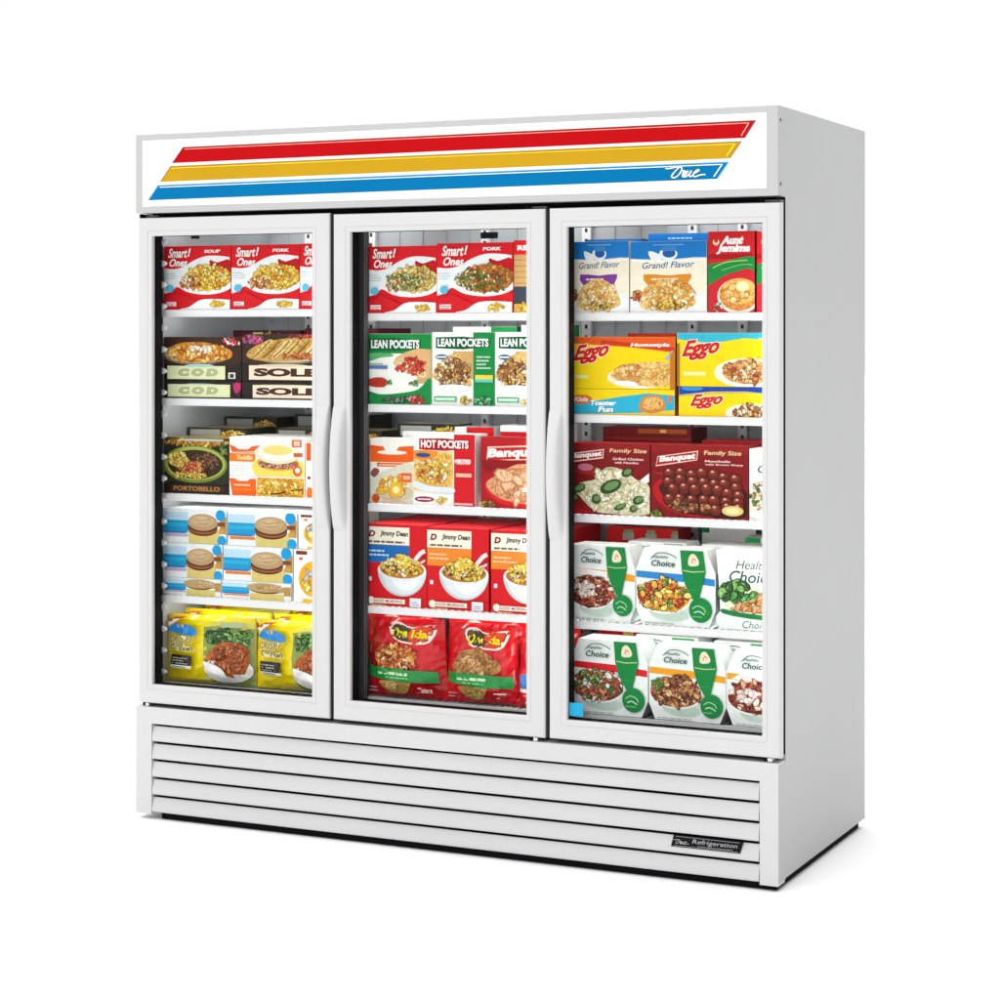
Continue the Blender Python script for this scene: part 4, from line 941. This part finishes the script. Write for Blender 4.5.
# ---- right door, second shelf: yellow waffle boxes
def waffle(x, w, z, h, seed, kind, label, um=1.0):
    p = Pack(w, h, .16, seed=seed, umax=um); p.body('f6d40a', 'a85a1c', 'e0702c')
    if kind == 0:
        p.poly([(0, .88), (.3, .84), (.6, .80), (1, .70), (1, 1), (0, 1)], 'e2571c', 0); p.poly([(.3, .86), (.6, .82), (1, .73), (1, .8), (.3, .95)], 'c8361c'); p.text('Homestyle', .58, .80, .95, .885, WH, .05, .2)
        p.text('Eggo', .03, .44, .38, .82, 'd01c20', .04, .45, outline='fff0e0', ow=.03, rise=.12)
        p.ell(.66, .22, .30, .21, 'f2ead8', 28); p.poly([(.40, .22), (.48, .42), (.6, .50), (.98, .50), (.98, .1), (.7, .06)], fink('eac070'), 3)
        p.poly([(.44, .18), (.46, .42), (.60, .50), (.68, .40), (.66, .12)], fink('d89a4c'), 3); p.pile(.58, .34, .12, .12, ['e8b468', 'd0863c', 'f0cc90'], 20, .03, 1.8, edge='b06a28', elo=.4); p.pile(.85, .32, .12, .12, ['f0cf80', 'e0a850', 'd8943c'], 24, .03, 2, edge='c08838', elo=.5)
        p.poly([(.44, .08), (.64, .06), (.62, .14), (.48, .16)], 'f8f4ea', 2); p.poly([(.90, .58), (.98, .56), (.98, .76)], '9ab4c4'); p.rect(.04, .2, .18, .27, 'f0e890'); p.rect(.955, 0, 1, .70, 'c87020')
    elif kind == 1:
        p.poly([(0, .88), (.3, .80), (.6, .90), (1, .82), (1, 1), (0, 1)], '35b4cc'); p.lines(.72, .86, .92, .92, 1, 'f8e070', .7)
        p.text('Eggo', .04, .46, .38, .84, 'd01c20', .04, .45, outline='fff0e0', ow=.03, rise=.08)
        p.ell(.62, .26, .29, .27, 'f2ead8', 28); p.ell(.64, .27, .24, .22, fink('d8a060'), 24); p.pile(.64, .29, .22, .20, ['e8b878', 'c87838', 'f4dcb0', '9c4c20', 'd89858'], 50, .03, 2.2, edge='7c3c14', elo=.2); p.rect(.06, .20, .26, .27, 'f8f0a0')
        p.rect(0, 0, .025, .8, 'a87020')
    elif kind == 2:
        p.poly([(0, 0), (0, .40), (.2, .5), (.5, .72), (.75, .86), (1, .78), (1, .22), (.7, .10), (.4, .06)], '2aaed0'); p.poly([(0, 0), (.3, .02), (.7, .10), (1, .18), (1, 0)], 'f4c810')
        p.poly([(.03, .44), (.03, .72), (.16, .76), (.22, .60), (.16, .42)], 'e06a1c', 2); p.text('Kids', .04, .50, .18, .68, WH, .03, .2); p.text('Toaster', .20, .36, .45, .56, 'f4fbff', .05, .2, outline='1c78b8', ow=.03); p.text('Fun', .27, .10, .42, .32, 'f4fbff', .05, .2, outline='1c78b8', ow=.03)
        p.poly([(.66, .28), (.70, .70), (.78, .78), (.88, .72), (.92, .30), (.82, .10), (.72, .12)], 'c88844', 3); p.poly([(.70, .34), (.73, .66), (.80, .70), (.88, .66), (.88, .36), (.8, .2)], fink('e0aa62'), 3); p.rect(.94, .5, .97, .8, 'e8702c')
    else:
        p.poly([(0, .72), (.3, .84), (.6, .86), (1, .72), (1, 1), (0, 1)], '1544a8'); p.ell(.12, .94, .1, .08, '3a8ad0'); p.poly([(0, .66), (.3, .76), (.6, .80), (1, .68), (1, .72), (.6, .86), (.3, .82), (0, .72)], 'c8b060')
        p.text('Eggo', .10, .22, .40, .72, 'd01c20', .04, .45, outline='fff0e0', ow=.03, rise=.10)
        p.ell(.66, .12, .24, .34, 'f2ead8'); p.pile(.68, .20, .19, .24, ['c88848', '8a4c1c', 'e8c080', 'f0e0c0'], 36, .026, 2, edge='5a2c10')
    return p.place('waffle_box', x, z, YF, label, CT, 'yellow waffle boxes stacked in pairs on the second shelf')
z = LEV[2][1]+.002
waffle(1.3600, .3060, z, 1.2915-z, 123, 2, 'yellow and light blue toaster box, lower left of the waffle stacks')
waffle(1.3600, .3060, 1.2925, 1.4310-1.2925, 121, 0, 'yellow waffle box with an orange top corner, upper left of the waffle stacks')
waffle(1.6770, .3100, z, 1.3010-z, 124, 3, 'yellow waffle box with a dark blue top band, lower right of the waffle stacks', um=.875)
waffle(1.6720, .3160, 1.3020, 1.4430-1.3020, 122, 1, 'yellow waffle box with a turquoise top band, upper right of the waffle stacks', um=.872)
plain('waffle_box', 1.44, .19, .30, .14, z, .2175, 'c83a1c', '8a4c1c', 'c85a2c', 'orange red carton top seen behind the left waffle stack', CT, 'cartons behind the waffle stacks', lambda p: p.lines(.1, .9, .6, .96, 1, '5a1c10'), 125)

# ---- right door, third shelf: family size meals
def family(x, w, z, h, seed, kind, label):
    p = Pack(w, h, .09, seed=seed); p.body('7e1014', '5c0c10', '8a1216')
    p.rect(0, .9, 1, 1, '90181a'); p.poly([(.02, .62), (.4, .60), (.4, .55), (.2, .56)], 'a02024', 2)
    if kind == 0:
        p.poly([(0, .72), (.42, .79), (.43, .92), (.02, .85)], 'e8dcc8'); p.poly([(0, .735), (.41, .805), (.42, .905), (.02, .835)], 'b01c1c'); p.text('Banquet', .02, .755, .40, .845, WH, .03, .1, outline='ffffff', ow=.02, rise=.05)
        p.text('Family Size', .50, .86, .96, .93, 'e8cc98', .02, .1); p.text('Grilled Chicken', .54, .77, .92, .805, 'e8c8c0', .03); p.text('with Noodles', .56, .72, .86, .752, 'e8c8c0', .03)
        p.ell(.20, .66, .10, .05, 'c06a80'); p.poly([(0, .30), (.1, .08), (.3, .02), (0, 0)], 'b81420'); p.poly([(.80, .42), (.99, .60), (.99, .48), (.9, .42)], 'e8e8ea')
        p.poly([(.02, .34), (.14, .44), (.34, .50), (.45, .66), (.66, .64), (.84, .5), (.99, .42), (.99, .03), (.5, .02), (.3, .06), (.12, .26)], fink('dcd6b4'), 3)
        p.pile(.58, .26, .40, .20, ['efe9cc', 'dcd2a8', 'c8bc88', 'f4f0dc', 'e4dcb8'], 90, .04, 2.4, edge='a09868', elo=.5); p.pile(.52, .53, .16, .07, ['f0ead4', 'e4dabc'], 18, .05, 2, edge='a89c70', elo=.3)
        for (u, v, a, c) in ((.12, .36, .09, .06), (.52, .40, .14, .09), (.72, .60, .07, .06), (.34, .22, .06, .07), (.64, .12, .08, .04), (.86, .22, .07, .06), (.8, .10, .05, .05), (.06, .22, .05, .05)):
            p.ell(u, v, a, c, '2c4c24', rot=.4); p.ell(u+.01, v+.01, a*.7, c*.6, '6a8c54', rot=.4)
    else:
        p.poly([(.05, .70), (.48, .80), (.49, .93), (.07, .84)], 'e8dcc8'); p.poly([(.055, .715), (.475, .81), (.48, .915), (.075, .83)], 'b01c1c'); p.text('Banquet', .09, .74, .46, .84, WH, .03, .1, outline='ffffff', ow=.02, rise=.06)
        p.text('Family Size', .55, .86, .93, .935, 'e8cc98', .02, .1); p.text('Meatballs', .56, .775, .82, .805, 'e8c8c0', .03); p.text('with Brown Gravy', .56, .725, .95, .76, 'e8c8c0', .03)
        p.poly([(.02, .40), (.10, .52), (.3, .55), (.7, .45), (.98, .40), (.98, .02), (.45, .02), (.2, .10), (.06, .24)], 'b8101c', 3); p.poly([(.08, .40), (.2, .5), (.6, .5), (.98, .4), (.98, .03), (.5, .04), (.25, .13)], '4a140e', 3)
        rr = random.Random(5); sp_ = []
        for v in (.56, .46, .36, .25, .14):
            u = .18+(.56-v)*.12+rr.uniform(-.02, .02) if v > .2 else .34
            while u < .93: sp_.append((u+rr.uniform(-.012, .012), v+rr.uniform(-.02, .02)+.05*math.sin(u*4)*(v > .3))); u += .115
        for u, v in sp_:
            p.disc(u, v, .066, '280c08', 14); p.disc(u, v+.005, .058, '6a2418', 14); p.ell(u-.008, v+.025, .038, .035, '8a3422'); p.ell(u-.012, v+.045, .016, .014, 'd8a898')
        p.pile(.4, .18, .2, .08, ['8a4c24', 'b0703c', '6a2c14'], 24, .03, 1.6, edge='2c0f08'); p.ell(.85, .12, .11, .07, 'e0c87c'); p.ell(.85, .12, .07, .04, 'f0e0a4'); p.pile(.05, .06, .06, .05, ['5a6a20', '8a8c30'], 10, .024, 2)
    return p.place('family_meal_box', x, z, YF, label, CT, 'dark red family meal boxes')
z = LEV[2][2]+.002
family(1.3600, .2345, z, 1.1460-z, 131, 0, 'dark red family meal box with creamy chicken and green leaves, third shelf')
family(1.5975, .2740, z, 1.1460-z, 132, 1, 'dark red family meal box with a heap of brown meatballs, third shelf')
HG = '12823c'
p = Pack(.0740, .1870, .09, seed=133); p.body('f2f4f1', 'dfe5e0', 'eef2ee'); p.text('Ch', .3, .66, .9, .78, '2a6a58', .02, .2); p.poly([(0, .02), (.0, .42), (.3, .56), (1, .62), (1, .06)], 'd8dccb', 2)
p.pile(.4, .33, .4, .2, ['3c6a30', 'c8b080', '8a6a3c', 'e8e0c8', '5a5a4c'], 40, .07, 1.6); p.ell(.5, .09, .5, .06, 'f4f6f4')
p.place('steamer_meal_box', 1.8745, z, YF, 'white meal box sliver right of the meatballs box', CT, 'white and green steamer meal boxes')
plain('family_meal_box', 1.365, .265, .30, .12, z, .2250, '6e1014', '5c0c10', '90201c', 'dark red carton lying behind the creamy chicken box, upper strip visible', CT, 'dark red family meal boxes',
      lambda p: (p.rect(.4, .93, .95, .985, 'a8501c'), p.rect(.65, .94, .72, .98, 'e8c060'), p.rect(0, .85, 1, .88, '8a2420')), 134)
plain('family_meal_box', 1.70, .22, .20, .12, z, .2000, '80141a', '5c0c10', '98262a', 'dark red carton edge behind the meatballs box', CT, 'dark red family meal boxes', None, 135)

# ---- right door, fourth and bottom shelves: white and green steamer meals in six sided cartons
def steamer(x, w, z, h, seed, band, kind, label, left=False, um=1.0):
    p = Pack(w, h, .10, seed=seed, umax=um)
    o = [(.08, 0), (.92, 0), (1, .22), (1, .70), (.88, 1), (.10, 1), (0, .72), (0, .22)]
    if left: o = [(.03, 0), (.92, 0), (1, .22), (1, .70), (.88, 1), (.03, 1), (0, .68), (0, .24)]
    p.body('eef1ee', 'b4bcb8', 'e8ece8', o)
    l = .01 if left else .04
    p.poly([(.005, .615), (.62, .575), (.992, .54), (.992, .63), (.62, .675), (.005, .70)], band)
    p.poly([(l+.14 if not left else l, .70), (.58, .66), (.58, .55), (.40, .56), (.36, .60), (l+.02, .62)], 'f6f7f5') if kind == 0 else None
    if kind == 0: p.rect(l+.12, .63, l+.28, .68, 'f8e0dc')
    p.poly([(l+.01, .46), (.1, .30), (.22, .10), (.42, .05), (.66, .09), (.76, .3), (.72, .46)], 'd3ddd7', 3); p.poly([(.14, .22), (.26, .10), (.5, .06), (.66, .12), (.6, .2), (.3, .2)], 'bcd0c2', 3)
    cols = [['8a2418', 'c85a30', 'f0e4d4', '6a1c14', 'e8a890'], ['f0b430', 'd8541c', 'e8842c', 'f4dc6c', '6a8c2c', 'b83018'], ['b06a3c', '8a4424', 'd89a5c', 'e8c084', '6a2c18'], ['b03420', '6a8c3c', 'f0ece4', '8a5434', 'd87858', '3c5c24']][kind % 4]
    p.ell(.35, .365, .345, .215, 'f4f7f5', 26); p.ell(.35, .375, .335, .20, fink(cols[0]), 24); p.pile(.35, .395, .315, .195, cols, 100, .046, 2, edge='3c140c', elo=.35)
    if kind == 0: p.pile(.28, .42, .14, .10, ['f6f0ea', 'e8dcd4'], 16, .04, 1.8, edge='b08880')
    if kind == 2: p.pile(.12, .48, .07, .07, ['7ca84c', '4c7a2c'], 12, .03, 1.6)
    if kind == 3: p.pile(.2, .46, .16, .07, ['3c6a28', '88a858', 'f4f0ec'], 20, .03, 1.8)
    p.poly([(.565, .99), (.85, .99), (.885, .72), (.80, .35), (.73, .35), (.625, .55), (.585, .72)], HG); p.stroke([(.60, .73), (.72, .715), (.87, .73)], .010, 'c8dc9c', 0); p.rect(.64, .48, .80, .485, '3c9a50')
    p.poly([(.67, .80), (.68, .92), (.74, .95), (.80, .86), (.78, .80)], 'f0dcc0', 3); p.stroke([(.71, .83), (.73, .89), (.76, .86)], .01, 'b8603c')
    p.disc(.82, .225, .145, HG, 26); p.stroke([(.72, .24), (.78, .28), (.86, .25), (.88, .2)], .012, 'a8d8ac'); p.stroke([(.74, .19), (.80, .21), (.87, .17)], .012, 'd0ecd0'); p.lines(.72, .13, .88, .16, 1, '74b880', .5)
    p.stroke([(.19, .86), (.27, .935), (.38, .945), (.48, .91), (.52, .88)], .010, '3c6c60'); p.text('Healthy', .22, .865, .42, .91, '2f5c50', .02, .25); p.text('Choice', .20, .77, .50, .85, '1f5248', .02, .2, rise=-.005)
    p.lines(.12, .02, .6, .05, 1, 'a8b8ac')
    return p.place('steamer_meal_box', x, z, YF, label, CT, 'white and green steamer meal boxes')
z = LEV[2][3]+.002
A_ = [steamer(1.3560, .1960, z, .2030, 141, 'eb9a20', 0, 'white meal box with an orange stripe and sauced meat, left on fourth shelf', True),
      steamer(1.5543, .2265, z, .2030, 142, '2c86cc', 1, 'white angular meal box with a blue stripe and bright vegetables, fourth shelf')]
p = Pack(.2300, .2060, .17, seed=143, umax=.715); p.body('f2f4ef', '9aa39e', 'e8ece8', [(.06, 0), (1, 0), (1, 1), (.0, 1), (.04, .5)])
p.text('Healthy', .24, .74, .70, .88, '1f5a4c', .0, .25); p.text('Choice', .16, .60, .70, .75, '1f5a4c', .01, .2); 
p.poly([(.06, .42), (.3, .56), (.98, .58), (.98, .2), (.5, .16), (.2, .22)], 'e4ecc8', 3); p.pile(.28, .46, .20, .12, ['2c7a34', '4c9a44', '7cb860', '1c5424'], 34, .05, 1.5, edge='123a18')
p.poly([(.25, .30), (.5, .42), (.98, .62), (.98, .26), (.5, .22)], fink('c49a5c'), 3); p.pile(.7, .36, .26, .10, ['d8b078', 'b8864c', 'e4c894', 'c89c60'], 22, .06, 2, edge='96683c', elo=.4); p.pile(.36, .28, .16, .03, ['c87840', 'e0a878'], 8, .04, 2.4)
p.poly([(.06, .24), (.4, .20), (.98, .22), (.98, 0), (.06, 0)], 'e8eeea', 2); p.poly([(.08, .26), (.3, .22), (.98, .17), (.98, .12), (.4, .15), (.08, .2)], '1c7a3c', 2); p.text('Choice', .32, .03, .66, .12, '2a6454', .0, .2); p.rect(.72, .02, .98, .13, HG); p.text('Fresh', .76, .05, .96, .10, WH, .02)
p.place('steamer_meal_box', 1.7820, z, YF, 'white and green meal box with spinach and chicken, right end of the fourth shelf', CT, 'white and green steamer meal boxes', 0)
again(A_[0], .125, .106, .004, 'white meal box with green flap showing between the two front ones, fourth shelf')
again(A_[1], .125, .106, .004, 'white meal box with green flap behind the blue striped one, fourth shelf')
def deco_check(p):
    for k, (a, c) in enumerate(((.14, .26), (.46, .58), (.82, .9))): p.rect(a+.08, .84, c+.12, .93, 'a8a49c'); p.rect(a+.1, .93, c+.1, .97, '7a9c68')
plain('family_meal_box', 1.352, .215, .36, .1, z, .2280, 'd0181e', '980f16', 'b4282c', 'bright red carton with grey patches at the back left of the fourth shelf', CT, 'cartons behind the steamer meals', deco_check, 145)
plain('steamer_meal_box', 1.79, .15, .29, .1, z, .2210, 'f0f3ee', '98a49c', 'e8ece8', 'white and green carton top at the back right of the fourth shelf', CT, 'white and green steamer meal boxes', lambda p: (p.rect(0, .9, .3, 1, HG), p.rect(.75, .88, 1, 1, HG)), 146)
plain('steamer_meal_box', 1.60, .16, .46, .1, z, .2300, 'eef2ee', '98a49c', 'e8ece8', 'white carton with a green corner at the back middle of the fourth shelf', CT, 'white and green steamer meal boxes', lambda p: p.rect(.0, .92, .14, 1, HG), 147)
z = LEV[2][4]+.002
B_ = [steamer(1.3640, .2250, z, .2000, 151, 'd81c24', 3, 'white angular meal box with a red stripe, left on the bottom shelf'),
      steamer(1.5918, .2180, z, .1970, 152, 'eda020', 2, 'white meal box with an amber stripe and browned food, centre of bottom shelf'),
      steamer(1.8115, .2180, z, .1950, 153, 'eda020', 0, 'white angular meal box with an amber stripe, cut off by the right door frame', um=.625)]
again(B_[0], .125, .106, .004, 'white meal box with green flap behind the red striped one, bottom shelf')
again(B_[1], .125, .106, .004, 'white meal box with green flap behind the amber striped one, bottom shelf')
plain('family_meal_box', 1.352, .15, .30, .12, z, .2180, 'cc1820', '980f16', 'b4282c', 'bright red carton at the back left of the bottom shelf', CT, 'cartons behind the steamer meals', lambda p: (p.rect(.5, .8, .7, .95, 'e0b850'), p.rect(.75, .85, .95, .92, 'a05030')), 156)
plain('steamer_meal_box', 1.55, .13, .44, .1, z, .2150, 'e4eae4', '98a49c', '9a948c', 'pale carton top at the back middle of the bottom shelf', CT, 'white and green steamer meal boxes', lambda p: (p.rect(.2, .85, .8, 1, HG)), 157)
plain('steamer_meal_box', 1.75, .19, .44, .1, z, .2120, 'dfe8df', '98a49c', '8c9488', 'green and white carton top at the back right of the bottom shelf', CT, 'white and green steamer meal boxes', lambda p: (p.rect(.4, .8, 1, .97, '5ca05c'), p.rect(0, .85, .2, 1, HG)), 158)
